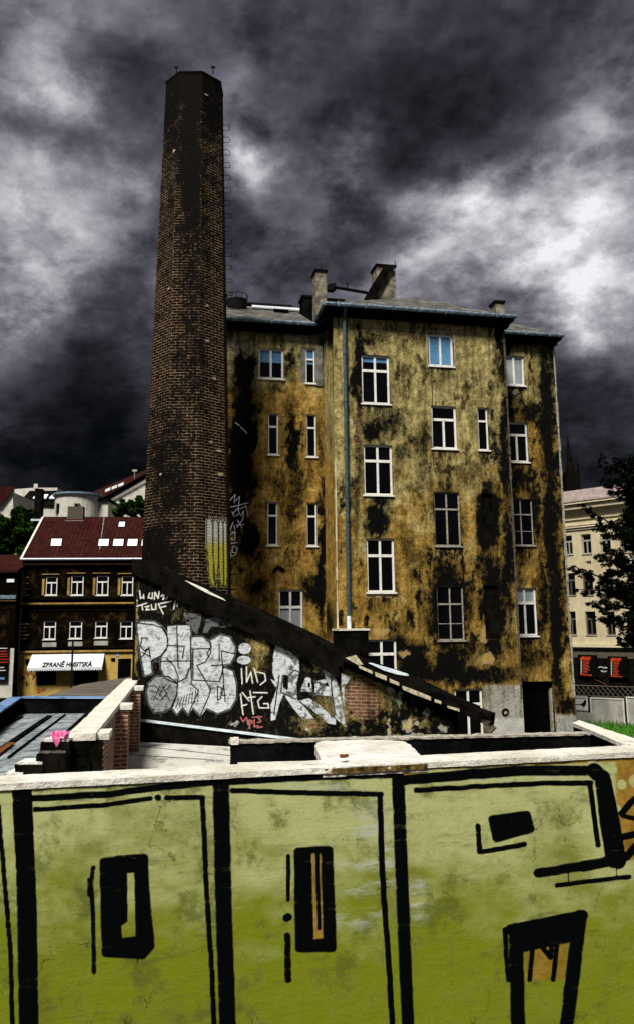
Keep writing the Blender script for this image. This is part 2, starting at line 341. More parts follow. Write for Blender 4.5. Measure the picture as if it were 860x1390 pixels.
def window(parent,pl,r,style,fm='white',gm='glass',dep=.12,sill=True,bw=None,off=0,detail=True):
    """r=(s0,s1,z0,z1); frame mesh with pane and sill as sub-parts"""
    a0,a1,z0,z1=r; w=a1-a0; h=z1-z0; t=bw or min(.075,w*.13); f=MB(); o0=off-dep+.05; o1=off-dep
    B=lambda x0,x1,y0,y1,p=0: box_on(f,pl,x0,x1,y0,y1,o0+p,o1)
    B(a0,a0+t,z0,z1); B(a1-t,a1,z0,z1); B(a0+t,a1-t,z0,z0+t); B(a0+t,a1-t,z1-t,z1)
    am=(a0+a1)/2; zt=z0+h*(.68 if style in('tt','t2','n') else .66)
    if style in('2',): B(am-t*.55,am+t*.55,z0+t,z1-t,.008)
    if style in('tt','t2','n','six'):
        B(a0+t,a1-t,zt-t*.7,zt+t*.7,.012)
        if style!='n': B(am-t*.55,am+t*.55,z0+t,zt-t*.7,.006)
        if style in('tt','six'): B(am-t*.55,am+t*.55,zt+t*.7,z1-t,.006)
    if style=='six': B(a0+t,a1-t,z0+h*.3-t*.3,z0+h*.3+t*.3,.004)
    fr=f.build('window',M[fm],parent)
    if isinstance(gm,str): g=MB(); box_on(g,pl,a0+.01,a1-.01,z0+.01,z1-.01,o1+.012,o1-.01); g.build('pane',M[gm],fr)
    else:
        zz=z0+h*gm[2]; g=MB(); box_on(g,pl,a0+.01,a1-.01,z0+.01,zz,o1+.012,o1-.01); g.build('pane',M[gm[0]],fr)
        g=MB(); box_on(g,pl,a0+.01,a1-.01,zz+.002,z1-.01,o1+.012,o1-.01); g.build('pane',M[gm[1]],fr)
    if sill:
        s=MB(); box_on(s,pl,a0-.05,a1+.05,z0-.06,z0-.003,off+.06,off-.1); s.build('sill',M[fm if fm!='oldwood' else 'dirtywhite'],fr)
    return fr
def ribbon(mb,pl,pts,w,off):
    """flat stroke on plane; pts px, w px"""
    q=[pl.at(x,y,off) for x,y in pts]; sc=(pl.at(pts[0][0]+1,pts[0][1],off)-q[0]).length*w/2
    for i,(a,b) in enumerate(zip(q,q[1:])):
        d=(b-a).normalized(); nn=d.cross(pl.n).normalized()*sc; e=d*sc*.5; k=pl.n*.0008*(i%3)
        mb.quad(a-e-nn+k,b+e-nn+k,b+e+nn+k,a-e+nn+k)
def Z(org,s): return lambda pts:[(org[0]+x/s,org[1]+y/s) for x,y in pts]
def facade_text(mb_parent,pl,px,py,txt,h,name='lettering',mat='black',tilt=0,off=.02,wx=1.0):
    cu=bpy.data.curves.new('txt','FONT'); cu.body=txt; cu.size=1; cu.align_x='CENTER'; cu.extrude=.01; cu.offset=.035
    t=bpy.data.objects.new('txt',cu); COL.objects.link(t); dg=bpy.context.evaluated_depsgraph_get()
    me=bpy.data.meshes.new_from_object(t.evaluated_get(dg)); bpy.data.objects.remove(t)
    c=pl.at(px,py,off); w=Vector((0,0,1))
    if tilt: w=(Matrix.Rotation(tilt,3,pl.u)@w)
    n=pl.u.cross(w)
    me.transform(Matrix(((pl.u.x*h*wx,w.x*h,n.x,c.x),(pl.u.y*h*wx,w.y*h,n.y,c.y),(pl.u.z*h,w.z*h,n.z,c.z),(0,0,0,1))))
    me.materials.clear(); me.materials.append(M[mat]); o=bpy.data.objects.new(name,me); COL.objects.link(o)
    o.parent=mb_parent; o.matrix_parent_inverse=world_of(mb_parent).inverted(); return o
UP=Vector((0,0,1))
# ================================================================== TENEMENT
def blobs(px,py,L,seed=3,warp=9):
    wx=px+(fbm(px/15,py/22,seed)-.5)*2.6*warp+(fbm(px/4,py/6,seed+3)-.5)*1.3*warp; wy=py+(fbm(px/14+50,py/20,seed+9)-.5)*3.4*warp+(fbm(px/4+9,py/6,seed+5)-.5)*2*warp
    r=np.zeros(px.shape)
    for cx,cy,rx,ry,a in L: r=np.maximum(r,a*np.exp(-(((wx-cx)/rx)**2+((wy-cy)/ry)**2)**1.4))
    return r
def patches(px,py,seed,thr=.52,amp=.6): return amp*sstep(thr,thr+.16,.4*fbm(px/34,py/60,seed)+.35*fbm(px/8,py/30,seed+2)+.25*fbm(px/3.5,py/7,seed+7))
def drips(px,y0,py,seed,L=70): return .8*sstep(.5,.72,fbm(px/3.2,py/90,seed))*np.clip(1-(py-y0)/L,0,1)
def boxmask(px,py,x0,y0,x1,y1,s=3): return sstep(x0-s,x0+s,px)*(1-sstep(x1-s,x1+s,px))*sstep(y0-s,y0+s,py)*(1-sstep(y1-s,y1+s,py))
C0=at_y(457,850,32.0); TU=Vector((math.cos(R(11.9)),math.sin(R(11.9)),0))
PF=Plane(C0,TU); PL=PF.back(1.8); PR=PF.back(1.9)
s1=PF.sz(684,449)[0]; zF=PF.sz(565,421,.45)[1]; zL=PL.sz(375,437,.4)[1]; zR=PR.sz(716,453,.4)[1]
sR1=PR.sz(750.5,458)[0]; sL0=PL.sz(246,600)[0]
T=empty('tenement_building',PF.pt(s1/2,0,0),'tall derelict tenement with stained yellow plaster, white framed windows and a stepped front','building')
colA=[(490,482,528,548,'tt'),(493,604,532,672,'tt'),(497,731,535,804,'tt'),(498,868,538,931,'tt')]
colB=[(581,454,614,497,'2'),(585,551,619,609,'t2'),(589,668,624,741,'tt'),(593,795,629,869,'six'),(617,935,655,1002,'tt')]
colC=[(648,553,662,611,'n')]
darkC=[(653,670,669,737),(657,795,676,868)]
colD=[(683.6,483,711,523,'2'),(686.5,573,716,627,'t2'),(691.5,677,723,740,'six'),(697.5,798,728,863,'tt')]
colL=[(351,473,385,514,'2'),(408,472,428,520,'sh'),(364,561,378,617,'n'),(416,562,429,620,'n'),(363,681,377,740,'n'),(416,682,430,741,'n'),(378,800,411,876,'tt')]
holesF=[PF.rect(*c[:4]) for c in colA+colB+colC]+[PF.rect(*c) for c in darkC]
door=PR.rect(706,925,752,997)
door=(door[0],min(door[1],sR1-.45),0.0,door[3])
holesR=[]
for c in colD:
    r=PR.rect(*c[:4]); holesR.append((max(r[0],s1+.04),r[1],r[2],r[3]))
holesL=[PL.rect(*c[:4]) for c in colL]
def rgba(n): return np.zeros((n,4))
def attrF(px,py,s,z):
    d=blobs(px,py,[(485,500,9,75,1.1),(500,462,22,14,.8),(484,640,6,90,.6),(508,585,16,22,1.0),(530,575,22,14,.8),(545,475,16,10,.5),(512,705,17,26,1.05),(548,610,14,12,.6),
        (575,595,9,30,.7),(575,640,8,25,.5),(607,640,18,8,.7),(640,640,20,22,.5),(607,825,28,62,1.0),(607,905,26,30,.9),(607,705,22,50,.6),(661,702,14,52,1.15),(666,828,16,62,1.2),(661,620,11,10,.6),
        (560,905,22,32,1.0),(540,880,14,20,.8),(610,915,90,14,.8),(680,470,7,60,.9),(684,600,7,90,.9),(688,760,8,90,.7),(500,990,160,30,.7),(655,760,14,30,.5),
        (545,560,28,7,.5),(590,520,14,10,.45),(560,660,30,8,.45),(550,740,12,22,.4),(640,560,8,30,.4),(517,560,20,8,.6),(630,880,22,16,.6),(570,760,20,14,.4)],3,8)
    d=np.maximum(d,patches(px,py,101,.49,.62)); d=np.maximum(d,drips(px,430+(px-565)*.08,py,301)); d=d+.2*sstep(560,800,py)+.12*sstep(640,680,px)
    eav=sstep(446,428,py-(px-565)*.08)*.8  # overhang shade painted as a dark band below the eaves
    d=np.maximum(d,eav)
    for c in colB+colC+colA:  # runs of grime under sills and beside frames
        d=np.maximum(d,.75*np.exp(-((px-(c[0]+c[2])/2)/((c[2]-c[0])*.55))**4)*sstep(c[3]-2,c[3]+3,py)*(1-sstep(c[3]+4,c[3]+44,py))*np.clip(2.4*fbm(px/2.2,py/40,int(c[0]))-.55,0,1))
    oc=.2+.55*sstep(540,800,py+(px-560)*.35)+.25*(fbm(px/40,py/40,11)-.5)
    oc=np.maximum(oc,.8*boxmask(px,py,440,700,482,880,8))
    g=boxmask(px,py,655,930,712,976,3); w=boxmask(px,py,664,975,712,1010,2)
    d=d*(1-.85*np.maximum(g,w)); ba=blobs(px,py,[(486,560,7,110,.62),(505,470,8,30,.5),(513,680,20,5,.62),(500,650,5,6,.5),(684,760,4,140,.4)],5,5)
    pa=rgba(len(px)); pa[:,:3]=(.5,.49,.44); pa[:,3]=w*.85
    yb=blobs(px,py,[(518,858,9,6,1),(655,862,5,9,1),(660,893,9,9,1),(513,806,20,5,.8),(548,886,8,6,.8)],8,4); k=sstep(.35,.5,yb)
    pa[:,:3]=np.where(k[:,None]>.1,np.array((.42,.27,.08)),pa[:,:3]); pa[:,3]=np.maximum(pa[:,3],k*.8)
    return dict(stain=d,ochre=oc,grey=np.clip(g*.9+w,0,1),bare=ba,paint=pa)
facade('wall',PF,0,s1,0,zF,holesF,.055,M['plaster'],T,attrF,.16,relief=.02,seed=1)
def attrL(px,py,s,z):
    d=blobs(px,py,[(330,600,20,100,1.3),(330,505,20,32,1.15),(322,470,12,8,.4),(396,600,12,52,1.05),(380,590,9,30,.4),(338,728,16,32,1.1),(380,775,14,9,1.0),(345,795,15,13,.9),(330,775,9,8,.7),
        (437,760,9,90,1.0),(436,600,6,60,.5),(395,492,8,30,.8),(372,465,6,14,.5),(440,470,10,25,.6),(372,525,12,7,.7),(400,690,10,26,.7),(352,745,26,10,.4),(400,735,20,10,.5),(372,650,30,8,.45),(425,800,18,24,.8),(352,760,18,8,.6),(400,760,14,6,.5),(420,640,9,20,.5),(340,660,16,18,.8),(400,660,10,40,.7)],13,9)
    d=np.maximum(d,patches(px,py,111,.5,.6)); d=np.maximum(d,drips(px,440,py,311,50)); d=d+.08*sstep(640,800,py)+.15*sstep(418,440,px); d=np.maximum(d,1.1*blobs(px,py,[(322,640,16,130,1)],16,12))
    d=np.maximum(d,sstep(464,446,py-(px-375)*.04)*.75)  # shade under the left eaves, painted into the mask
    oc=.1+.75*sstep(500,560,py)+.3*np.exp(-((px-400)/9.)**2)+.3*(fbm(px/30,py/30,4)-.5)
    gy=blobs(px,py,[(322,468,14,10,.8),(330,500,16,30,.5),(410,462,30,8,.5),(372,530,6,5,.3)],15,6)
    return dict(stain=d,ochre=oc,grey=gy,bare=blobs(px,py,[(375,785,30,12,.45),(340,690,10,20,.3)],5),paint=rgba(len(px)))
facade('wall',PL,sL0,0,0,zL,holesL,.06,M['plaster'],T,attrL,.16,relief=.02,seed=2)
def runs(px,py,L):
    r=np.zeros(px.shape)
    for c in L: r=np.maximum(r,.75*np.exp(-((px-(c[0]+c[2])/2)/((c[2]-c[0])*.55))**4)*sstep(c[3]-2,c[3]+3,py)*(1-sstep(c[3]+4,c[3]+44,py))*np.clip(2.4*fbm(px/2.2,py/40,int(c[0]))-.55,0,1))
    return r
def attrR(px,py,s,z):
    d=blobs(px,py,[(690,600,6,260,.75),(742,560,12,120,.75),(747,720,9,120,.8),(755,850,9,130,.8),(720,560,20,22,.75),(705,650,16,20,.8),(727,700,12,50,.8),(733,790,8,60,.6),(705,545,14,14,.5),(712,765,16,10,.5),(735,830,10,50,.7),(720,890,30,20,.6),(735,480,12,20,.4),(700,725,30,22,.35)],23,7)
    d=np.maximum(d,patches(px,py,121,.46,.7)); d=np.maximum(d,runs(px,py,colD)); d=np.maximum(d,drips(px,455,py,321)); d=d+.12*sstep(720,745,px)+.1
    d=np.maximum(d,sstep(486,462,py)*.75)  # right wing: painted shade of its eaves
    oc=.3+.45*sstep(480,600,py)+.25*(fbm(px/20,py/40,4)-.5)
    g=boxmask(px,py,690,930,707,976,3); w=boxmask(px,py,740,970,790,1010,3)+boxmask(px,py,690,975,707,1010,2)
    return dict(stain=d*(1-.8*np.clip(g+w,0,1)),ochre=oc,grey=np.clip(g*.9+w,0,1),bare=blobs(px,py,[(768,760,3,220,.5)],4,2),paint=rgba(len(px)))
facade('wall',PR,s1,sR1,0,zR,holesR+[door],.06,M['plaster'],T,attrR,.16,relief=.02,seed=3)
# side return of the projecting front, right wing flank and rear
PS=Plane(C0-PF.n*1.8,(PF.n.x,PF.n.y))
def attrS(px,py,s,z):
    return dict(stain=blobs(px,py,[(452,455,12,22,.9),(446,600,4,60,.3),(447,840,10,30,.8),(455,500,3,60,.7)],33,4)+.75*(py<448),ochre=.25+.7*sstep(560,660,py),grey=np.zeros(len(px)),bare=np.zeros(len(px)),paint=rgba(len(px)))  # stain blobs, plus eaves shade painted across the top
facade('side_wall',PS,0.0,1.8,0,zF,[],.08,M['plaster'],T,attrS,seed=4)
PW=Plane(PR.pt(sR1,0,0),(-PF.n.x,-PF.n.y))
def attrW(px,py,s,z): n=len(px); return dict(stain=np.full(n,.5),ochre=np.full(n,.6),grey=np.zeros(n),bare=np.zeros(n),paint=rgba(n))
facade('side_wall',PW,0,7,0,zR,[],.3,M['plaster'],T,attrW,seed=4)
PX=Plane(PL.pt(sL0,0,0)-PF.n*7,(PF.n.x,PF.n.y)); facade('side_wall',PX,0,7,0,zL,[],.3,M['plaster'],T,attrW,seed=4)
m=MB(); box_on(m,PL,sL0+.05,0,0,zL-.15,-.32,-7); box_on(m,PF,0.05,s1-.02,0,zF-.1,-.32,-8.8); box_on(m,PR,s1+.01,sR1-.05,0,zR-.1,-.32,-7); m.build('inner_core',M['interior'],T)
# crumbling vertical quoins between blocks
def rough_strip(pl,a,w,z0,z1,off,name,mat,seed=0):
    rs=random.Random(seed); m=MB(); z=z0
    while z<z1:
        h=rs.uniform(.15,.6); ww=w*rs.uniform(.5,1.2); box_on(m,pl,a-ww/2,a+ww/2,z,min(z+h-.004,z1),off+rs.uniform(.01,.04),off-.05); z+=h
    return m.build(name,mat,T)
rough_strip(PR,sR1-.04,.1,2,zR-.5,0,'quoin',M['dirtywhite'],2); rough_strip(PF,s1-.05,.08,2.2,zF-.6,0,'quoin',M['oldwood'],3)
rough_strip(PF,.02,.05,4.3,11.2,0,'quoin',M['creamtrim'],5)
# windows
gl={0:('glass','blueglass',.55)}
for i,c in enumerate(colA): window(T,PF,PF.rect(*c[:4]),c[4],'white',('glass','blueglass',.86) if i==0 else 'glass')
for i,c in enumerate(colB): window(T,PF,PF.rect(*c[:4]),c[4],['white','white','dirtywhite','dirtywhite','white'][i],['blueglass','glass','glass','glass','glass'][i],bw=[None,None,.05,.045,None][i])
for c in colC: window(T,PF,PF.rect(*c[:4]),'n')
for c in darkC:
    r=PF.rect(*c); q=pbox('window',M['soot'],T,PF,r[0],r[1],r[2],r[3],-.1,-.15); tag(q,'blackened boarded slit window'); 
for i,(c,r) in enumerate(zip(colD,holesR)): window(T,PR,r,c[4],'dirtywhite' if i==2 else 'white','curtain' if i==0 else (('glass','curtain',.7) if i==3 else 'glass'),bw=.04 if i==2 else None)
for i,c in enumerate(colL):
    r=PL.rect(*c[:4])
    if c[4]=='sh':
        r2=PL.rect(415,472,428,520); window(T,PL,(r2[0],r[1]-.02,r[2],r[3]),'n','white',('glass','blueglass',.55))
        a=PL.rect(408,472,415,520); pbox('shutter',M['slate'],T,PL,a[0]-.02,r2[0]-.01,a[2],a[3],-.02,-.1)
        b=PL.rect(428,470,437,524); pbox('shutter',M['slate'],T,PL,r[1]+.01,b[1],b[2],b[3],.05,.01)
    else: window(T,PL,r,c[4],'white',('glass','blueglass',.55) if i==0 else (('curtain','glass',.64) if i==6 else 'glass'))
# raised surrounds on the upper right windows
for (x0,y0,x1,y1) in ((578,450,617,500),):
    a=PF.rect(x0,y0,x1,y1); m=MB()
    box_on(m,PF,a[0],a[0]+.05,a[2],a[3],.03,-.01); box_on(m,PF,a[1]-.05,a[1],a[2],a[3],.03,-.01); box_on(m,PF,a[0]+.05,a[1]-.05,a[3]-.05,a[3],.03,-.01); m.build('window_surround',M['dirtywhite'],T)
# doorway, vent
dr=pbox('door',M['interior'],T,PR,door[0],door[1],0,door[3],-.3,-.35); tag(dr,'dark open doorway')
pbox('door_jamb',M['dirtywhite'],T,PR,door[1]-.09,door[1]-.03,0,door[3]-.3,-.1,-.28)
vc=PF.at(685,967,0); m=MB(); seg=14
for r0,r1,d0,d1 in ((.16,.11,.01,.05),(.1,.0,.03,.03)):
    for k in range(seg):
        a=2*math.pi*k/seg; b=2*math.pi*(k+1)/seg; f=lambda t,r,d: vc+PF.u*math.cos(t)*r+UP*math.sin(t)*r+PF.n*d
        m.quad(f(a,r0,d0),f(b,r0,d0),f(b,r1,d1),f(a,r1,d1))
v=m.build('round_vent',M['iron'],T)
m=MB(); 
for k in range(seg):
    a=2*math.pi*k/seg; b=2*math.pi*(k+1)/seg; f=lambda t,r,d: vc+PF.u*math.cos(t)*r+UP*(math.sin(t)*r-.02)+PF.n*d
    m.quad(f(a,.07,.04),f(b,.07,.04),f(b,.0,.07),f(a,.0,.07))
m.build('vent_flap',M['dirtywhite'],v)
# a little relief plaque below the top right wing window
m=MB(); pc=PR.at(697,534,0)
for k in range(16):
    a=k*.9; r=.05+.07*(k%3)/2; q=pc+PR.u*math.cos(a)*r+UP*math.sin(a)*r*.8; m.box(q,PR.u*.07,PR.n*-.05,UP*.06)
for i in range(len(m.v)): m.v[i]=m.v[i]+PR.n*.045
m.build('plaster_relief',M['dirtywhite'],T)
# roofs, eaves, gutters
def gutter(pl,a0,a1,z,off,mat='zinc'):
    m=MB(); m.tube([pl.pt(a0,z,off),pl.pt(a1,z,off)],.085,8)
    for k in range(int((a1-a0)/1.1)): m.box(pl.pt(a0+.5+k*1.1,z-.1,off+.1),pl.u*.04,pl.n*-.22,UP*.2)
    return m.build('gutter',M[mat],T)
gutter(PF,-.42,s1+.3,zF,.5); gutter(PL,sL0-.3,-.35,zL,.45); gutter(PR,s1+.02,sR1+.25,zR,.45)
m=MB(); m.tube([PF.pt(-.42,zF,.5),PF.pt(-.42,zF,-2.3)],.07,8); m.build('gutter',M['zinc'],T)
def eaves(pl,a0,a1,z,off): 
    m=MB(); box_on(m,pl,a0,a1,z-.16,z-.05,off,-.3); box_on(m,pl,a0+.12,a1-.12,z-.34,z-.163,off*.45,-.2); return m.build('eaves',M['soot'],T)
eaves(PF,-.36,s1+.25,zF,.42); eaves(PL,sL0-.25,-.37,zL,.38); eaves(PR,s1+.26,sR1+.2,zR,.38)
def roofquad(pts,name='roof',mat='slates',th=.1):
    m=MB(); m.prism(pts,(0,0,-th)); return m.build(name,M[mat],T)
A0=PF.back(4).at(470,409); A1=PF.back(4).at(562,403.5)
fl=PF.pt(-.4,zF+.03,.45); fr_=PF.pt(s1+.28,zF+.03,.45); bl=PF.pt(-.4,zF+.03,-8.6); br_=PF.pt(s1+.28,zF+.03,-8.6)
roofquad([fl,fr_,A1,A0]); roofquad([fr_,br_,A1]); roofquad([br_,bl,A0,A1]); roofquad([bl,fl,A0])
rL=PL.back(5.5).at(300,413); rz=rL.z; LL0=PL.pt(sL0-.3,zL+.03,.42)
lr0=PL.pt(sL0-.3,rz,-5.5); lr1=PL.pt(-.3,rz,-5.5)
q=roofquad([LL0,PL.pt(-.42,zL+.03,.42),lr1,lr0]); roofquad([lr0,lr1,PL.pt(-.42,zL,-7.2),PL.pt(sL0-.3,zL,-7.2)])
m=MB(); m.tube([lr0+UP*.08,lr1+UP*.08],.12,6); m.build('ridge_capping',M['iron'],q)
# pale ridge light and small roof vent on the left roof
def on_roof(P,n_): return lambda x,y:on_plane(x,y,P,n_)
nL=(PL.pt(-.42,zL+.03,.42)-LL0).cross(lr0-LL0).normalized(); g=on_roof(LL0+nL*.05,nL)
m=MB(); m.prism([g(342,415.5),g(410,420),g(410,423),g(342,418)],nL*.06); m.build('skylight',M['skylight'],q)
m=MB(); m.prism([g(372,421),g(392,422.5),g(391,424),g(371,422.5)],nL*.08); m.build('roof_vent',M['black'],q)
Ra=PR.back(2.6).at(690,437); e0=PR.pt(s1+.26,zR+.03,.4); e1=PR.pt(sR1+.24,zR+.03,.4); e2=PR.pt(sR1+.24,zR+.03,-7); 
roofquad([e0,e1,Ra]); roofquad([e1,e2,Ra]); roofquad([e0,Ra,PR.pt(s1+.26,zR+.03,-7)])
def stack(pl,x0,y0,x1,y1,dp,mat,name='chimney_stack',cap=True,down=1.0):
    a=pl.rect(x0,y0,x1,y1); st=pbox(name,M[mat],T,pl,a[0],a[1],a[2]-down,a[3],0,-dp)
    if cap: pbox('cap',M['soot'],st,pl,a[0]-.05,a[1]+.05,a[3]+.002,a[3]+.1,.05,-dp-.05)
    return st
def fn(N,b):
    p=N.pos(); g=N.noise(p,2.2,7,.7); c=N.mix(N.ss(g,.35,.6),(.3,.27,.2),(.08,.07,.05)); N.set(b.inputs['Base Color'],c); bump(N,b,g,.6,.03)
M['stackrender']=material('grey chimney render',fn)
st=stack(PL.back(.3),428.5,369,443,434,.7,'stackrender',down=.1); m=MB(); c=PL.back(.3).at(435.5,368); m.tube([c,c+UP*.3],.02,5); m.build('spike',M['iron'],st)
st=stack(PF.back(4.6),511,362,536.5,408,.9,'stackrender',down=.6); m=MB(); c=PF.back(4.6).at(535.5,361); m.tube([c,c+UP*.28],.02,5); m.build('spike',M['iron'],st)
B=PF.back(4.4); m=MB(); m.prism([B.at(492,410),B.at(505,410),B.at(513,396),B.at(528,368),B.at(535,362),B.at(521,361),B.at(514,372)],-B.n*.9); tag(m.build('sloping_flue',M['soot'],T),'black sloping flue leaning against the stack')
B=PF.back(3.4); m=MB(); m.tube([B.at(452,389.5),B.at(498,397.5)],.07,6); m.prism([B.at(445.5,385),B.at(455,384),B.at(457,391),B.at(453,394),B.at(445,393)],-B.n*.3); m.tube([B.at(471,383),B.at(471,393)],.03,5); m.build('boom',M['iron'],T)
stack(PL.back(3),411,404,428,418,.8,'soot',cap=True); stack(PL.back(4),440,405,468,412,.5,'soot',cap=False)
stack(PF.back(1.5),672,411,683.5,420,.6,'stackrender',cap=True,down=.5)
B=PL.back(4); m=MB(); c=B.at(322,408); m.tube([c-UP*.8,c],.42,12,.48); 
for k in range(12):
    a=k*math.pi/6; m.tube([c+Vector((.48*math.cos(a),.48*math.sin(a),0)),c+Vector((.5*math.cos(a),.5*math.sin(a),.22))],.012,4)
m.tube([c+Vector((.5*math.cos(k*math.pi/8),.5*math.sin(k*math.pi/8),.22)) for k in range(17)],.02,4); m.build('roof_cowl',M['iron'],T)
# downpipe
sp=PF.sz(470,640,.16)[0]; m=MB(); zb=PF.sz(473,836,.16)[1]
m.tube([PF.pt(sp,zb,.16),PF.pt(sp,zF-.55,.16),PF.pt(sp-.02,zF-.3,.3),PF.pt(sp-.02,zF-.05,.48)],.075,10)
for k in range(6): zz=zb+.6+k*1.9; m.tube([PF.pt(sp,zz,.16),PF.pt(sp,zz+.07,.16)],.092,10)
dp=m.build('downpipe',M['pipe'],T); m=MB(); m.tube([PF.pt(sp,zb-.5,.16),PF.pt(sp,zb-.004,.16)],.085,10); m.build('pipe_foot',M['zincpale'],dp)
# faint cables on facade
m=MB(); m.tube([PF.at(585,500,.03),PF.at(588,640,.03)],.012,4); m.tube([PF.at(626,741,.03),PF.at(629,800,.03)],.02,4); m.build('cable',M['iron'],T)
# graffiti tags on left block (white) 
m=MB()
zt=Z((180,450),3.44)
tags=[[(455,790),(480,760),(475,800),(500,770),(495,830)],[(460,820),(540,800)],[(470,850),(490,825),(500,850),(475,865),(465,840)],[(500,830),(530,815),(540,860)],[(505,860),(520,835),(515,880)],
 [(470,890),(455,930),(480,940),(475,905)],[(490,880),(512,918)],[(515,878),(488,915)],[(485,905),(520,900)],[(455,950),(480,935),(478,975),(455,965)],[(460,990),(490,985)],[(470,1000),(490,1010),(485,1035),(465,1030),(470,1000)],[(455,1010),(460,1050),(485,1040)],[(480,425),(500,440)],[(505,445),(535,475)]]
for t in tags: ribbon(m,PL,zt(t),1.1,.035)
m.build('graffiti_tag',M['whitepaint'],T)
m=MB()
for t in ([(362,575),(372,572),(368,590)],[(358,590),(375,588)],[(366,600),(374,604),(370,610)]): ribbon(m,PL,[(x+38,y+28) for x,y in t] if 0 else [(x+38,y) for x,y in t],1,.035)
m.build('graffiti_tag',M['black'],T)
# low flue box at the foot of the downpipe
bxp=PF
q=bxp.rect(462,856,500,925,1.2); fb=pbox('flue_box',M['soot'],T,PF,q[0],q[1],q[2]-1,q[3],1.2,.02); pbox('lid',M['coping'],fb,PF,q[0]-.05,q[1]+.05,q[3]+.002,q[3]+.07,1.25,.05)
# ================================================================== FACTORY CHIMNEY
CY=28.0; cb=at_y(254.1,760,CY); ct=at_y(265,110,CY)
rb=(at_y(310.8,760,CY)-at_y(197.4,760,CY)).length/2; rt=(at_y(301,110,CY)-at_y(229,110,CY)).length/2
cx=(cb.x+ct.x)/2; 
def ra(z): return rb+(rt-rb)*(z-cb.z)/(ct.z-cb.z)
ztop=at_y(264,97,CY-rt).z; 
FC=empty('factory_chimney',(cx,CY,0),'tall tapering octagonal brick factory chimney, blackened with soot, beside the tenement','chimney')
th0=-math.pi/2-math.pi/8; me_v=[];me_q=[];uvs=[]
def oct_pt(k,z,extra=0):
    r=(ra(z)+extra)/math.cos(math.pi/8); a=th0+k*math.pi/4; return np.array((cx+math.cos(a)*r*1.0,CY+math.sin(a)*r,z))
V=[];Q=[];UV=[];PA=[];DI=[]
zpaint=(at_y(295,800,CY-1).z,at_y(295,698,CY-1).z)
for f in range(8):
    fine=f in (7,0,1)
    zs=np.concatenate([np.linspace(0,zpaint[0],12)[:-1],np.linspace(zpaint[0],zpaint[1],130 if f==1 else 8)[:-1],np.linspace(zpaint[1],ztop,90 if fine else 14)]); us=np.linspace(0,1,36 if f==1 else (9 if fine else 3))
    base=len(V)
    for z in zs:
        a=oct_pt(f,z); b=oct_pt(f+1,z); L=np.linalg.norm(b-a)
        for u in us: V.append(a+(b-a)*u); UV.append(((u-.5)*L+f*10,z))
    nu=len(us)
    for i in range(len(zs)-1):
        for j in range(nu-1): Q.append((base+i*nu+j,base+i*nu+j+1,base+(i+1)*nu+j+1,base+(i+1)*nu+j))
V=np.array(V); px,py=proj(V); UV=np.array(UV)
me=bpy.data.meshes.new('shaft'); me.from_pydata(V.tolist(),[],Q); ul=me.uv_layers.new(name='UVMap'); Qa=np.array(Q).ravel(); ul.data.foreach_set('uv',UV[Qa].ravel())
dirt=.22*sstep(520,140,py)+blobs(px,py,[(259,200,15,170,.62),(265,108,50,30,1.2),(262,400,16,200,.3),(235,150,12,60,.4),(290,150,12,30,.6),(215,760,30,40,.8),(230,640,30,100,.45),(262,500,22,60,.35)],41,5)+.18*sstep(640,520,px*0+py)*0  # soot, plus light and dark facet shading painted in as colour
dirt=np.clip(dirt*np.clip(.75+1.2*(fbm(px/6,py/9,44)-.4),0,1.2),0,1)
pa=np.zeros((len(V),4)); 
zz=Z((180,450),3.44); fing=[zz([(347,880),(362,868),(375,900),(376,1040),(388,1180),(372,1190),(358,1150),(347,1000)]),zz([(376,900),(388,868),(400,900),(402,1030),(400,1100),(390,1190),(380,1150)]),zz([(402,900),(412,870),(424,900),(424,1100),(425,1190),(412,1180),(403,1100)]),zz([(425,900),(430,872),(441,900),(445,1100),(440,1185),(428,1190)])]
allf=np.zeros(len(V),bool); dl=np.full(len(V),99.)
for p in fing: allf|=inpoly(px,py,p); dl=np.minimum(dl,dline(px,py,p,True))
tcol=sstep(725,745,py)[:,None]; colr=np.array((.55,.55,.5))*(1-tcol)+np.array((.48,.46,.05))*tcol
ink=(1-sstep(.5,1.1,dl)); pa[:,:3]=colr*(1-ink[:,None])+.003*ink[:,None]; pa[:,3]=np.where(allf|(dl<1.2),1,0)*((px>279)&(px<312))
a=me.attributes.new('dirt','FLOAT','POINT'); a.data.foreach_set('value',dirt.astype(np.float32))
a=me.attributes.new('paint','FLOAT_COLOR','POINT'); a.data.foreach_set('color',pa.astype(np.float32).ravel())
me.materials.append(M['chimbrick']); o=bpy.data.objects.new('shaft',me); COL.objects.link(o); o.parent=FC; o.matrix_parent_inverse=world_of(FC).inverted()
m=MB()
for k in range(8): m.quad(oct_pt(k,ztop-.12,.002),oct_pt(k+1,ztop-.12,.002),oct_pt(k+1,ztop,.025),oct_pt(k,ztop,.025)); m.quad(oct_pt(k,ztop,.025),oct_pt(k+1,ztop,.025),oct_pt(k+1,ztop,-.5),oct_pt(k,ztop,-.5))
for k in range(8): m.quad(oct_pt(k+1,ztop,-.5),oct_pt(k,ztop,-.5),oct_pt(k,ztop-2,-.5),oct_pt(k+1,ztop-2,-.5))
m.build('rim',M['soot'],FC)
for px_ in (233.5,239.5,289.5,295.5):
    c=at_y(px_,104 if px_<236 or px_>292 else 100,CY-rt*.9 if 236<px_<292 else CY); c.z=ztop-.05; m=MB(); m.tube([c,c+UP*.28],.02,5); m.box(c+UP*.26+Vector((-.07,-.03,0)),(.14,0,0),(0,.06,0),(0,0,.05)); m.build('lightning_rod',M['iron'],FC)
zr=at_y(305,800,CY).z; k=0
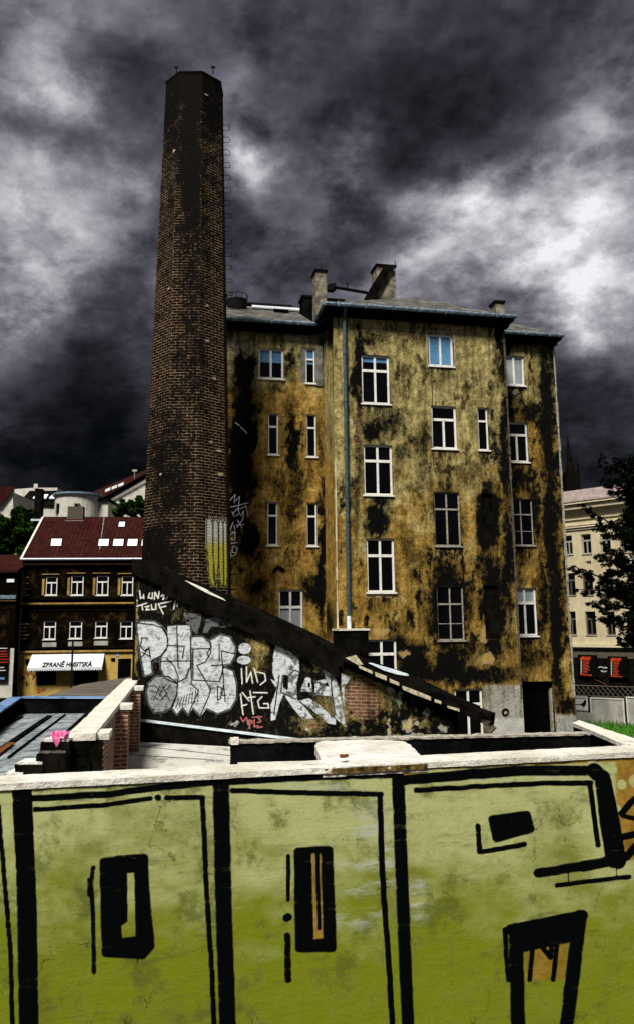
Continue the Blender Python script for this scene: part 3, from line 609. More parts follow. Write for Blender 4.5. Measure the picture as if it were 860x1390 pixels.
while zr<ztop-1.2:
    r=ra(zr)+.0; m=MB(); x0=cx+r*1.0; w=.17; d=.26
    m.tube([(x0-.02,CY-w,zr),(x0+d-.04,CY-w,zr),(x0+d,CY-w+.05,zr),(x0+d,CY+w-.05,zr),(x0+d-.04,CY+w,zr),(x0-.02,CY+w,zr)],.011,5)
    if k%3!=1 or zr<10 or True: m.build('rung',M['iron'],FC)
    zr+=.47+.04*random.random(); k+=1
# pale mortar patches
m=MB()
for (x,y,w,h) in ((280,126,8,3),(241,204,6,6),(236,393,6,3),(281,415,6,4),(281,463,8,5),(291,512,6,4),(297,610,10,5),(299,642,12,6),(286,600,6,5),(219,645,5,4)):
    f=0 if x>243 and x<278 else (1 if x>=278 else 7); z=at_y(x,y,CY-1).z; a=Vector(oct_pt(f,z)); b=Vector(oct_pt(f+1,z)); fx=lambda v:v; pa_,_=proj(np.array([a,b])); t=(x-pa_[0])/(pa_[1]-pa_[0]); t=min(.85,max(.12,t)); c=a+(b-a)*t; u=(b-a).normalized(); n=Vector((u.y,-u.x,0)); s=(1/41.)
    pts=[c+n*.03+u*(math.cos(q*.9)*w*s*.5*random.uniform(.7,1))+UP*(math.sin(q*.9)*h*s*.5*random.uniform(.7,1)) for q in range(7)]; m.prism(pts,-n*.045)
m.build('mortar_patch',simple('pale mortar patch',(.3,.22,.14),(.5,.38,.26),9),FC)
# ================================================================== GRAFFITI WALL
GA=at_y(183,900,26.0); GB=at_y(610,900,22.0); PG=Plane(GA,(GB-GA).to_2d()[:]); gl_=(GB-GA).to_2d().length
topx=[(183,761),(224,778),(305,812),(412,861),(462,888),(540,920),(613,951)]
tp=[PG.sz(x,y) for x,y in topx]; ts=np.array([t[0] for t in tp]); tz=np.array([t[1] for t in tp])
GW=empty('graffiti_wall',PG.pt(gl_/2,0,0),'black sloping gable wall covered in silver graffiti at the foot of the chimney','wall')
z1=Z((170,760),4.778); z2=Z((300,840),4.3); z3=Z((460,840),3.909)
silver=[z1([(75,410),(110,395),(190,398),(240,430),(272,480),(278,560),(235,620),(170,655),(178,740),(125,755),(100,620),(80,480)]),
 z1([(275,430),(335,425),(420,425),(428,560),(425,690),(390,770),(330,800),(270,780),(235,720),(225,650),(270,585),(275,500)]),
 z1([(430,500),(500,492),(550,530),(620,482),(680,500),(715,560),(712,620),(680,680),(640,692),(700,720),(722,800),(722,900),(680,970),(600,998),(530,965),(490,1012),(440,960),(410,1005),(375,960),(335,1005),(300,955),(335,880),(345,790),(400,770),(425,700)]),
 z1([(150,800),(200,755),(280,755),(340,800),(335,880),(310,950),(260,985),(190,992),(150,930),(138,860)]),
 [(170+(775+42*math.cos(t))/4.778,760+(575+36*math.sin(t))/4.778) for t in np.linspace(0,6,14)],[(170+(770+45*math.cos(t))/4.778,760+(650+28*math.sin(t))/4.778) for t in np.linspace(0,6,14)],
 z2([(320,150),(345,145),(400,190),(455,240),(455,310),(440,380),(445,470),(500,530),(540,582),(475,585),(420,520),(365,440),(340,500),(318,588),(290,595),(292,500),(330,400),(300,310),(305,220)]),
 z2([(290,352),(335,372),(320,400)]),z2([(495,340),(522,345),(532,425),(460,425)]),z2([(545,365),(640,345),(598,388),(640,400),(642,450),(550,445),(545,410)]),
 z2([(585,243),(625,245),(662,330),(690,420),(727,632),(665,580),(645,430),(600,320)]),z2([(455,478),(510,463),(560,490),(668,590),(668,618),(620,610),(530,530)]),z2([(700,318),(758,340),(715,400),(716,505),(705,480)])]
holes_=[z2([(362,325),(395,330),(390,420),(362,400)]),z2([(505,375),(520,372),(522,400),(505,402)]),z1([(430,600),(436,600),(436,700),(430,700)])]
dull=[z1([(380,345),(500,350),(485,420),(465,480),(400,420)]),z1([(530,380),(640,370),(700,420),(690,440),(560,430),(530,475),(505,470)])]
inks=[(silver[0],1),(silver[3],1),(z1([(270,585),(235,620),(228,700),(260,770),(330,800),(390,770),(425,690),(428,430)]),0),(z1([(335,425),(345,700)]),0),(z1([(75,410),(180,420),(240,440),(275,500),(278,560),(240,620),(170,660),(430,655)]),0),
 (z1([(270,640),(320,690),(345,760),(335,880),(300,955),(335,1005),(375,960),(410,1005),(440,930),(478,850),(430,805),(425,500),(500,495),(555,540),(556,600),(520,665),(465,685),(555,840),(545,880),(487,1012),(440,960)]),0),
 (z1([(270,555),(385,560),(372,640)]),0),(z1([(440,578),(555,575)]),0),(z1([(440,580),(440,780),(612,790),(640,690)]),0),(z1([(545,520),(620,482),(680,500),(715,560),(712,620),(680,680),(560,685)]),0),(z1([(610,548),(612,660)]),0),(z1([(625,590),(712,610)]),0),(z1([(625,590),(640,800)]),0),
 (z1([(545,530),(560,560),(530,610),(545,630)]),0),(z1([(640,695),(700,720),(722,800),(722,900),(680,970),(600,998),(530,965)]),0),(z1([(600,820),(600,910),(620,900),(625,830),(600,820)]),0),(z1([(630,870),(640,810),(650,920)]),0),(z1([(630,880),(655,878)]),0),
 (z1([(145,510),(110,505),(100,560),(125,590),(150,575)]),0),(z1([(105,635),(155,570),(165,640)]),0),(z1([(110,600),(160,625)]),0),(z1([(475,648)]),0),
 (z2([(340,330),(310,560)]),0),(z2([(395,330),(430,300),(455,310)]),0),(z2([(545,365),(600,388),(545,445)]),0),(z2([(640,345),(645,430),(665,560)]),0),(z2([(360,330),(350,430),(440,470)]),0)]
inkd=[z1([(150+12*i,820+(i%4)*30),(190+12*i,815+(i%3)*45)]) for i in range(10)]+[z1([(350+18*i,900-i*9),(330+20*i,960-i*6)]) for i in range(8)]
whites=[z1(p) for p in ([(95,200),(100,250),(118,240)],[(120,225),(122,250)],[(160,215),(150,245),(175,250),(178,215)],[(190,255),(195,210),(215,250),(222,205)],[(235,235),(262,215),(245,255),(270,250),(292,215)],[(80,300),(140,280)],[(110,290),(115,325)],[(130,305),(155,298),(135,325),(160,322)],[(170,290),(175,322),(200,320),(200,285)],[(215,285),(248,350)],[(222,285),(300,268)],[(225,310),(265,300)],[(325,270),(315,320)],[(340,285),(338,302)],[(78,262),(80,264)])]
whites+=[z2(p) for p in ([(120,290),(125,380)],[(150,280),(150,370),(175,310),(185,375)],[(195,290),(215,370)],[(210,310),(255,320),(262,360),(230,385)],[(115,440),(130,560)],[(125,430),(165,480)],[(120,510),(150,500)],[(170,420),(190,555)],[(160,460),(200,455)],[(190,430),(270,432)],[(240,455),(215,480),(225,520),(280,520),(275,495),(250,495)])]
reds=[z2(p) for p in ([(115,575),(130,600),(150,575),(160,620)],[(165,590),(168,640)],[(165,590),(190,600),(168,615)],[(195,590),(195,630),(215,625)],[(215,570),(235,600),(215,605)],[(215,635),(240,630)],[(185,575),(238,572)])]
def attrG(px,py,s,z):
    n=len(px); st=np.full(n,.86); st-=.5*blobs(px,py,[(495,950,36,40,1.6),(470,905,12,10,1.2),(556,985,30,20,.9),(350,880,12,16,1.3),(345,905,14,10,.8),(405,885,9,8,.9),(440,900,16,10,1.0),(420,985,20,14,1.0),(520,900,14,8,1.0),(560,930,24,14,.8),(250,830,50,8,.3),(185,860,4,60,1.3),(445,960,26,20,.7)],51,7)
    ba=blobs(px,py,[(493,950,32,34,.95),(345,890,14,14,.5),(430,985,22,12,.6)],52,6)
    st=np.where(ba>.5,st-.12,st)+.35*boxmask(px,py,470,962,600,1010,5)*(fbm(px/6,py/8,3)>.48)
    pa=rgba(n); cov=np.zeros(n); fil=np.zeros(n,bool)
    for p in silver: fil|=inpoly(px,py,p)
    for p in holes_: fil&=~inpoly(px,py,p)
    wear=.5*fbm(px/5,py/7,61)+.5*fbm(px/7,py/1.6,64); worn=fbm(px/3,py/3,62)
    shade=.7-.38*sstep(.44,.7,wear)
    lo=inpoly(px,py,silver[3]); shade=np.where(lo,shade*(.55),shade)
    cov=np.where(fil,np.where(worn+wear*.5>1.0,.25,.95),0)
    # brown wear in the right hand letters
    br=fil&(px>385)&(fbm(px/6+9,py/6,70)>.58); cov=np.where(br,.25,cov)
    for p in dull: k=inpoly(px,py,p); cov=np.where(k,.5*(wear>.4),cov); shade=np.where(k,.25,shade)
    pa[:,0]=shade*.78; pa[:,1]=shade*.83; pa[:,2]=shade*.86; pa[:,3]=cov
    dk=np.full(n,99.)
    for p,c in inks: dk=np.minimum(dk,dline(px,py,p,bool(c)))
    for p in inkd: dk=np.minimum(dk,dline(px,py,p)+.25)
    k=1-sstep(.6,1.2,dk); pa[:,:3]*=(1-k[:,None]); pa[:,3]=np.maximum(pa[:,3],k)
    dw=np.full(n,99.)
    for p in whites: dw=np.minimum(dw,dline(px,py,p))
    k=1-sstep(.5,1.1,dw); pa[:,:3]=pa[:,:3]*(1-k[:,None])+k[:,None]*np.array((.72,.7,.62)); pa[:,3]=np.maximum(pa[:,3],k)
    dr=np.full(n,99.)
    for p in reds: dr=np.minimum(dr,dline(px,py,p))
    k=1-sstep(.4,.9,dr); pa[:,:3]=pa[:,:3]*(1-k[:,None])+k[:,None]*np.array((.5,.03,.015)); pa[:,3]=np.maximum(pa[:,3],k)
    # flaking yellow and pale patches under the low end
    for (cx_,cy_,rx,ry,c) in ((553,985,9,9,(.5,.36,.1)),(527,988,2.5,14,(.45,.33,.08)),(565,981,3,4,(.5,.4,.14)),(575,1000,16,5,(.4,.34,.2)),(530,925,6,20,(.3,.33,.3)),(541,948,3,14,(.12,.3,.08)),(415,990,4,4,(.5,.4,.28)),(318,982,6,3,(.4,.36,.28)),(578,965,5,6,(.1,.22,.05)),(600,990,6,6,(.35,.32,.2)),(545,1000,20,4,(.3,.26,.14))):
        k=.8*sstep(.3,.62,np.exp(-(((px-cx_+14*(fbm(px/7,py/7,int(cx_)+3)-.5))/rx)**2+((py-cy_+14*(fbm(px/7,py/7,int(cy_)+4)-.5))/ry)**2))*(.1+1.6*fbm(px/3,py/3,int(cx_))))
        pa[:,:3]=pa[:,:3]*(1-k[:,None])+k[:,None]*np.array(c); pa[:,3]=np.maximum(pa[:,3],k)
    return dict(stain=st,ochre=np.full(n,.35),grey=np.zeros(n),bare=ba,paint=pa)
topf=lambda s: np.interp(s,ts,tz)
facade('wall',PG,0,gl_,1.2,6.6,[],.0185,M['plaster'],GW,attrG,top=topf,relief=.012,seed=9)
m=MB(); S=list(ts)
for a,b,za,zb in zip(ts,ts[1:],tz,tz[1:]):
    m.prism([PG.pt(a,0,-.03),PG.pt(b,0,-.03),PG.pt(b,zb-.02,-.03),PG.pt(a,za-.02,-.03)],-PG.n*.45)
m.build('wall_core',M['soot'],GW)
m=MB()
for a,b,za,zb in zip(ts[:-1],ts[1:],tz,tz[1:]):
    h=.62 if a<ts[4]-.01 else .3
    if a<.1: h=.4
    m.prism([PG.pt(a,za-h,.14),PG.pt(b,zb-h,.14),PG.pt(b,zb+.04,.14),PG.pt(a,za+.04,.14)],-PG.n*.72)
m.build('coping_band',M['soot'],GW)
m=MB(); g=lambda x,y,o=.17:PG.at(x,y,o)
m.prism([g(251,788),g(270,796),g(303,812.5),g(306,815.5),g(283,806),g(268,798)],-PG.n*.1); m.build('broken_edging',M['coping'],GW)
# flashing and plinth
fz=[PG.sz(x,y,.12) for x,y in ((186,976),(300,990),(412,1004),(520,1017))]
for nm,mt,h0,h1,o1 in (('flashing','zincpale',-.05,.0,.16),('plinth','soot',-1.6,-.055,.1)):
    m=MB()
    for (a,za),(b,zb) in zip(fz,fz[1:]): m.prism([PG.pt(a,za+h0,o1),PG.pt(b,zb+h0,o1),PG.pt(b,zb+h1,o1),PG.pt(a,za+h1,o1)],-PG.n*(o1+.02))
    m.build(nm,M[mt],GW)
# sloping eaves timber running on past the wall
RE=empty('roof_beam',PG.at(540,930,.3),'dark broken sloping roof beam with peeled pale fascia, reaching past the graffiti wall','beam')
o=.34; g=lambda x,y,o=o:PG.at(x,y,o)
m=MB(); tl=[(462,888),(498,901),(549,919),(580,934),(613,950),(640,961),(666,970)]; bl_=[(462,896),(498,911),(544,932),(580,948),(618,962),(640,976),(664,986)]
for i in range(6): m.prism([g(*bl_[i]),g(*bl_[i+1]),g(*tl[i+1]),g(*tl[i])],-PG.n*(.7 if i<5 else .45))
m.build('beam',M['soot'],RE)
m=MB()
for p in ([(468,893),(482,889),(492,902),(486,903)],[(486,903),(505,911),(505,915),(487,907)],[(508,912),(524,918),(524,924),(509,918)],[(528,921),(541,927),(541,931),(528,926)],[(545,931),(560,936),(584,946),(584,951),(562,943),(546,936)],[(589,949),(598,952),(598,956),(589,953)],[(606,958),(622,962),(623,966),(607,961)]):
    m.prism([g(x,y,o+.02) for x,y in p],-PG.n*.03)
m.build('fascia',simple('peeled pale fascia',(.2,.16,.09),(.52,.46,.34),9,.9,.6,hi=.55),RE)
m=MB(); m.prism([g(499,900,o+.04),g(530,909,o+.04),g(549,915,o+.04),g(551,917.5,o+.04),g(538,915.5,o+.04),g(520,910,o+.04)],-PG.n*.2); m.build('metal_sheet',M['zincpale'],RE)
m=MB(); m.prism([g(652,976),g(665,979),g(664,985),(g(670,990)),g(662,998),g(656,989)],-PG.n*.3); m.build('beam_end',M['oldwood'],RE)
# ================================================================== LOW ROOFS, YARD
def rough(o,lv,st,size):
    w=o.modifiers.new('weld','WELD'); w.merge_threshold=.0005
    s=o.modifiers.new('sub','SUBSURF'); s.subdivision_type='SIMPLE'; s.levels=lv; s.render_levels=lv
    t=bpy.data.textures.new('clouds','CLOUDS'); t.noise_scale=size; t.noise_depth=3
    d=o.modifiers.new('disp','DISPLACE'); d.texture=t; d.strength=st; d.texture_coords='GLOBAL'; d.mid_level=.5
def slab(pts_px,z,th,name,mat,parent=None):
    m=MB(); m.prism([on_z(x,y,z) for x,y in pts_px],(0,0,-th)); return m.build(name,M[mat],parent)
# ground
m=MB(); m.quad((-900,-60,0),(900,-60,0),(900,1500,0),(-900,1500,0)); tag(m.build('ground',M['asphalt']),kind='structure')
m=MB(); m.quad((-900,71,.004),(-2,71,.004),(-2,60,.004),(-900,60,.004)); tag(m.build('road',M['tar']),kind='structure')
# pale shed roof
rz_=PG.sz(188,1006,.12)[1]; print('roofz',rz_,PG.sz(313,1021,.12)[1])
m=MB(); A=PG.pt(-.3,0,.14); Bq=PG.pt(5.0,0,.14)
m.prism([(A.x-.3,A.y,rz_),(-3.35,9.0,rz_),(1.0,9.0,rz_),(Bq.x,Bq.y,rz_)],(0,0,-.08)); 
SH=empty('flat_roofed_shed',(-2.5,16,0),'low shed with a pale felt flat roof between the brick wall and the yard wall','shed')
pr=m.build('roof',M['paleroof'],SH)
m=MB(); m.prism([(A.x-.2,A.y-.1,rz_-.09),(-3.3,9.1,rz_-.09),(.95,9.1,rz_-.09),(Bq.x,Bq.y-.1,rz_-.09)],(0,0,-rz_+.09)); m.build('wall',M['wallgrey'],SH)
m=MB(); P_=lambda x,y:on_z(x,y,rz_+.005)
for p,q in (((168,1024),(290,1032)),((190,1013),(313,1026)),):
    a,b=P_(*p),P_(*q); m.prism([a,b,b+Vector((0,.05,0)),a+Vector((0,.05,0))],(0,0,.01))
m.build('felt_seam',M['slate'],pr)
# brick wall with coping, running away on the left
Ln,Rn=on_z(92,996.5,3.46),on_z(134,999.5,3.46); Lf,Rf=on_z(172,920.5,3.46),on_z(188,921,3.46)
Rn=Vector((Rn.x,Ln.y-.2,Rn.z)); BW=empty('brick_yard_wall',((Ln+Lf)/2).to_2d().to_3d(),'crumbling brick wall with pale stone coping and buttresses running back to the chimney','wall')
d_=(Lf-Ln).to_2d().normalized().to_3d(); r_=Vector((d_.y,-d_.x,0)); W=(Rn-Ln).dot(r_); Ld=(Lf-Ln).length-.3
P=lambda t,w,z: Vector((Ln.x,Ln.y,0))+d_*t+r_*w+UP*z
m=MB(); m.box(P(0,0,3.36),r_*W*.82,d_*Ld,UP*.1); 
cp=m.build('coping',M['coping'],BW); rough(cp,5,.035,.25)
m=MB(); m.box(P(.1,.05,0),r_*(W*.82-.12),d_*(Ld-.2),UP*3.358); m.build('wall',M['brick'],BW)
bt=[]
for (x,y) in ((134,998),(166,959),(188,934)):
    q=on_z(x,y,3.40)-Vector((Ln.x,Ln.y,0)); q.z=0; bt.append((max(.0,q.dot(d_)),q.dot(r_)))
for i,(t,w) in enumerate(bt):
    w=max(w,W*.82+.22) if i else W+.05; ln=.5
    m=MB(); m.box(P(t,W*.82-.075,0),r_*(w-W*.82+.04),d_*ln,UP*3.33); b=m.build('buttress',M['brick'],BW)
    m=MB(); m.box(P(t-.05,W*.82+.003,3.335),r_*(w-W*.82+.04),d_*(ln+.1),UP*.1); rough(m.build('buttress_cap',M['coping'],b),3,.03,.2)
m=MB(); m.box(P(.02,.03,0),r_*(W-.02),d_*.07,UP*3.355); m.box(P(-.03,.0,2.6),r_*(W*.7),d_*.05,UP*.5); rough(m.build('end_face',M['soot'],BW),4,.06,.15)
# rubble steps
RU=empty('broken_brick_stub',at_y(60,1040,12.9).to_2d().to_3d(),'stepped stub of broken black brickwork left of the coped brick wall','rubble')
for i,(x0,x1,y0) in enumerate(((57,96,1004),(53,94,1019),(26,64,1033),(13,40,1046))):
    a=at_y(x0,y0,12.9+i*.02); b=at_y(x1,y0,12.9+i*.02); m=MB(); zb=2.05
    m.box((a.x,12.85-i*.04,zb),(b.x-a.x,0,0),(0,.42+i*.03,0),(0,0,a.z-zb-.03)); rough(m.build('brick_block',M['soot'],RU),4,.05,.12)
    m=MB(); m.box((a.x+.03,12.87-i*.04,a.z-.028),(b.x-a.x-.05,0,0),(0,.36,0),(0,0,.035)); rough(m.build('mortar_bed',M['concrete'] if i!=1 else M['brownroof'],RU),4,.03,.1)
# pink cloth
m=MB(); c=at_y(80,1006,12.9); n=16; import itertools
G=[[c+Vector(((i/n-.5)*.26+.02*math.sin(j*1.7),(j/n-.5)*.2,.02+.05*math.sin(i*1.1+j*.7)*math.cos(j*.9-i*.3)+.05*random.random()-(.12 if j<4 and 4<i<11 else 0)+.05)) for j in range(n+1)] for i in range(n+1)]
for i in range(n):
    for j in range(n):
        if (i-n/2)**2+(j-n/2)**2<(n*.5+2*math.sin(i+j))**2: m.quad(G[i][j],G[i+1][j],G[i+1][j+1],G[i][j+1])
tag(m.build('cloth',M['pink']),'crumpled pink and white cloth lying on the broken brick stub','cloth')
# sheet roof
SR=empty('sheet_roof_shed',(-8,19,0),'low shed roofed in grey ribbed sheets left of the brick wall','shed')
zr_=2.2; nl=on_z(-90,1150,zr_); 
m=MB(); _b=on_z(28,946,2.72); _a=on_z(-40,992,2.72); lx=lambda Y:_b.x+(_a.x-_b.x)*(Y-_b.y)/(_a.y-_b.y)
m.prism([(lx(_b.y-.4)+.1,_b.y-.4,zr_),(lx(9.5)+.1,9.5,zr_),(-3.75,9.5,zr_),(Ln.x-.1,Ln.y,zr_),on_z(151,968,zr_)],(0,0,-.08)); sr=m.build('roof',M['sheet'],SR)
m=MB(); 
for p,q,w in (((64,973),(-60,1058),.16),((116,970),(15,1062),.16),((88,971),(10,1030),.04),((30,974),(-60,1020),.05),((138,969),(60,1062),.05)):
    a,b=on_z(*p,zr_),on_z(*q,zr_); u=Vector((w,0,0)); m.prism([a,a+u,b+u,b],(0,0,.05))
m.build('roof_bar',M['tar'],sr)
m=MB(); a,b=on_z(12,1008,zr_+.06),on_z(-60,1059,zr_+.06); m.prism([a,a+Vector((.16,0,0)),b+Vector((.16,0,0)),b],(0,0,.01)); m.build('rust_strip',M['rust'],sr)
m=MB(); f0=on_z(-60,973,0.0); m.prism([(lx(_b.y-.5)+.3,_b.y-.5,2.1),(lx(9.6)+.3,9.6,2.1),(-3.8,9.6,2.1),on_z(150,969,2.1)],(0,0,-2.1)); m.build('wall',M['soot'],SR)
# black parapet with blue capping
zc=2.72; a=Vector((lx(9.5),9.5,zc)); b=on_z(28,946,zc); c=on_z(162,946.5,zc)
BP=empty('capped_parapet',b.to_2d().to_3d(),'black parapet with a blue metal capping behind the ribbed sheet roof','parapet')
for p,q in ((a,b),(b,c)):
    d=(q-p).normalized(); nn=Vector((d.y,-d.x,0)); m=MB(); m.box(Vector((p.x,p.y,0)),q-p-UP*0,-nn*.3,UP*(zc-.05)); m.build('wall',M['tar'],BP)
    m=MB(); m.box(p-UP*.045+nn*.06,q-p,-nn*.42,UP*.05); m.build('capping',M['bluecap'],BP)
# brown sloping roof beyond
m=MB(); pp=[on_z(48,950,2.35),on_z(186,950,2.35),on_z(190,917,2.75),on_z(110,929,2.6)]
BR=empty('brown_roofed_outbuilding',(-9,36,0),'low outbuilding with a weathered brown roof in front of the yellow shop','outbuilding')
m.prism(pp,(0,0,-.12)); m.build('roof',M['brownroof'],BR)
m=MB(); m.prism([Vector((p.x,p.y,2.2)) for p in pp],(0,0,-2.2)); m.build('wall',M['soot'],BR)
# yard wall (dark) with crumbled top
ya=on_z(313,1006,3.0); yb=on_z(800,994.5,3.0); PY=Plane(ya,(yb-ya).to_2d()[:]); yl=(yb-ya).to_2d().length
YW=empty('dark_yard_wall',PY.pt(yl/2,0,0),'low tar black yard wall with a crumbling pale top edge, just beyond the green painted parapet','wall')
m=MB(); box_on(m,PY,0,yl,0,2.95,0,-.3); rough(m.build('wall',M['tar'],YW),5,.05,.3)
m=MB(); box_on(m,PY,-.02,yl,2.955,2.99,.03,-.28); rough(m.build('coping',M['dirtywhite'],YW),6,.07,.12)
m=MB(); q=PY.rect(323,1035,424,1040,.1); box_on(m,PY,q[0],q[1],q[2],q[3],.12,-.02); m.build('ledge',M['coping'],YW)
m=MB(); q=PY.rect(313,1005,324,1011,.02); box_on(m,PY,q[0],q[1],q[2],q[3]+.03,.05,-.2); rough(m.build('mortar_lump',M['coping'],YW),3,.05,.1)
# diagonal wall with white coping at the right
DW=empty('diagonal_yard_wall',on_z(810,990,0).to_2d().to_3d() if 0 else Vector((5.4,16.6,0)),'black wall with white coping running diagonally beside the grass at the right','wall')
dp_=[(776,981),(785,977.5),(862,1003),(890,1012),(846,1010)]
m=MB(); m.prism([on_z(x,y,2.92) for x,y in ((777,983.5),(785,981),(865,1008),(846,1012))],(0,0,-2.92)); m.build('wall',M['tar'],DW)
rough(slab(dp_,3.0,.07,'coping','coping',DW),4,.03,.2)
# pale slab block at right behind the parapet
PB=empty('pale_ledge_block',Vector((4.5,12.5,0)),'pale concrete ledge with a dark gap at the right end behind the painted parapet','ledge')
slab([(812,1017),(823,1015),(823,1040),(800,1040)],2.9,2.9,'slab','concrete',PB); slab([(826,1014.5),(880,1009),(880,1040),(826,1040)],2.9,2.9,'slab','concrete',PB)
# ================================================================== PAINTED PARAPET
ma=on_z(0,1065,4.45); mb_=on_z(860,1021,4.45); PM=Plane(ma,(mb_-ma).to_2d()[:]); ml=(mb_-ma).to_2d().length
MP=empty('painted_parapet',PM.pt(ml/2,0,0),'near parapet wall painted olive green with thick black outlines under white coping','wall')
ink_lines=[([(30,1070),(36,1200),(40,1420)],13,1),([(-2,1095),(7,1200),(15,1300),(18,1420)],3,.6),([(44,1084),(150,1078),(205,1070),(300,1061)],4.2,1),([(300,1061),(430,1054),(532,1051)],5,1),([(550,1059),(640,1051),(710,1046),(805,1046)],6.5,1.3),([(805,1046),(817,1056),(823,1110),(832,1168)],10,1.2),([(818,1062),(829,1115),(838,1168)],11,1),([(790,1176),(840,1166)],7,1),
 ([(48,1099),(140,1093),(205,1084)],3,.7),([(214.5,1082.5),(215,1083)],4,.8),([(226,1083),(276,1082)],3.2,.7),([(275,1083),(280,1200),(288,1320),(292,1420)],3.2,.8),([(300,1062),(303,1200),(310,1420)],10.5,1.5),
 ([(315,1073),(430,1077),(517,1078)],3.3,.8),([(515,1080),(519,1200),(528,1320),(533,1420)],3.6,.8),([(540,1056),(545,1200),(554,1420)],8,1.3),([(564,1073),(660,1067),(740,1063),(801,1063)],3.3,.7),([(800,1065),(806,1110),(811,1147)],3.3,.7),
 ([(127,1178),(124,1200),(127,1250),(128,1320)],2.6,1),([(122,1195),(122,1215)],2.5,1.5),([(391,1162),(391,1222)],2.6,.7),([(389,1246),(391,1245)],5,.8),([(390,1270),(391,1330)],4,.8),([(648,1121),(650,1157),(711,1146)],3.2,.6),
 ([(730,1185),(790,1176),(850,1162)],6,1.2),([(755,1202),(853,1190)],3,.6),([(692,1262),(790,1243)],7,1.3),([(699,1262),(703,1420)],9,1.5),([(786,1245),(765,1420)],9,1.5),([(684,1262),(689,1330)],3,.7),([(722,1285),(718,1330)],3,.8),([(726,1275),(746,1300),(750,1265)],3,.8),([(756,1272),(750,1330)],3,.8),
 ([(843,1104),(856,1088),(866,1080)],4,1),([(845,1108),(866,1112)],3,1),([(846,1136),(870,1131)],4.5,.8),([(850,1163),(870,1140)],5,1),([(-10,1065),(40,1070)],3,1.5),([(430,1155),(433,1260)],2.5,.8)]
ink_polys=[([(137,1164),(160,1160),(198,1158),(202,1200),(208,1290),(196,1303),(141,1300)],[(171,1184),(184,1183),(186,1272),(165,1275),(163,1256),(172,1250)]),([(402,1149),(448,1147),(453,1293),(404,1294)],[(421,1157),(437,1157),(440,1275),(424,1277)]),([(661,1110),(720,1102),(726,1127),(668,1142)],None),([(698,1262),(788,1243),(778,1276),(705,1290)],None)]
def attrM(px,py,s,z):
    n=len(px); wx=px+(fbm(px/16,py/16,81)-.5)*1.8; wy=py+(fbm(px/16+30,py/16,82)-.5)*1.8; ink=np.zeros(n)
    for pts,w,sf in ink_lines: d=dline(wx,wy,pts); ink=np.maximum(ink,1-sstep(w-sf*1.2,w+sf*2.4,d))
    for pl_,ho in ink_polys:
        q=np.array(pl_,float); cq=q.mean(0); dv=q-cq; q=cq+dv*np.maximum(0,1-7.0/np.linalg.norm(dv,axis=1))[:,None]; q=[tuple(t) for t in q]
        i=inpoly(wx,wy,q); d=dline(wx,wy,q,True); v=np.where(i,1,1-sstep(3.4,8.5,d))
        if ho: j=inpoly(wx,wy,ho); dh=dline(wx,wy,ho,True); v=np.where(j,1-sstep(0,3.5,dh),v)
        ink=np.maximum(ink,v)
    top=1047-(px-430)*.0505
    org=np.maximum(boxmask(px,py,835,1000,900,1168,3),sstep(0,1,(px>560)*1.)*(py<1042-(px-640)*.04)*1.)
    org=np.maximum(org,(px>443)*(px<575)*(py<1052)*1.); org=np.maximum(org,boxmask(px,py,423,1158,441,1276,1)*.9); org=np.maximum(org,boxmask(px,py,712,1268,770,1330,4)*.8); org=np.maximum(org,(py-top<5)*.6*(fbm(px/20,py/3,5)>.5))
    gr=np.minimum(dline(px,py,[(824,1056),(833,1045)])/4,np.hypot(px-843,py-1065)/6.5); gr=np.minimum(gr,np.hypot(px-628,py-1036)/8); gr=np.minimum(gr,dline(px,py,[(800,1030),(806,1040)])/5); gr=np.minimum(gr,np.hypot(px-834,py-1100)/9); gr=np.minimum(gr,np.hypot(px-862,py-1060)/9)
    org=org*sstep(.9,1.1,gr)
    for (dx,dy,dl) in ((186,1292,16),(770,1182,14),(835,1172,16)):
        if dl: ink=np.maximum(ink,.9*(1-sstep(.5,1.5,dline(px,py,[(dx,dy-8),(dx+1,dy+dl)]))))
    ink=ink*np.clip(1.25-.5*sstep(.5,.75,fbm(px/30,py/5,88)),0,1)
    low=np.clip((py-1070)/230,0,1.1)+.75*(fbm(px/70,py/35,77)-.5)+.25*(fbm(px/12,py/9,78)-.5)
    wear=blobs(px,py,[(500,1165,40,60,1),(430,1070,90,8,.6),(565,1220,14,30,.9),(180,1070,60,5,.8),(700,1055,100,6,.5),(480,1240,40,20,.7)],91,6)
    return dict(ink=ink,orange=np.clip(org,0,1),low=low,wear=wear)
px0=PM.sz(-14,1200)[0]; px1=PM.sz(874,1200)[0]; zlow=PM.sz(874,1415)[1]-.02
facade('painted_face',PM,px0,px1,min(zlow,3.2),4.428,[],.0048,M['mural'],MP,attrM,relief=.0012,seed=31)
m=MB(); box_on(m,PM,-8,9,0,4.428,-.01,-.2); m.build('wall',M['wallgrey'],MP)
def attrE(px,py,s,z):
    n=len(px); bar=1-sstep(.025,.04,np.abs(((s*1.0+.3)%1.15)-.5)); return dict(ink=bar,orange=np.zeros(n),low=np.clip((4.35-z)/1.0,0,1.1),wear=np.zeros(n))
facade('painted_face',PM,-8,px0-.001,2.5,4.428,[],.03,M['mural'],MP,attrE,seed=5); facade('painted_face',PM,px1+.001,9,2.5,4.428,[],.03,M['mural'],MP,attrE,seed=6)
m=MB()
for k in range(34): a=-8+k*.5; box_on(m,PM,a,a+.5,4.43,4.452,.006,-.185)
cpg=m.build('coping',M['coping'],MP); rough(cpg,5,.007,.07)
zs_=PM.sz(481,1038.5)[1]
fr_px=[(438,1049),(449,1044.5),(463,1041),(481,1038.5),(520,1035),(578,1030.5)]; fp=[PM.pt(PM.sz(x,y)[0],zs_,.002) for x,y in fr_px]
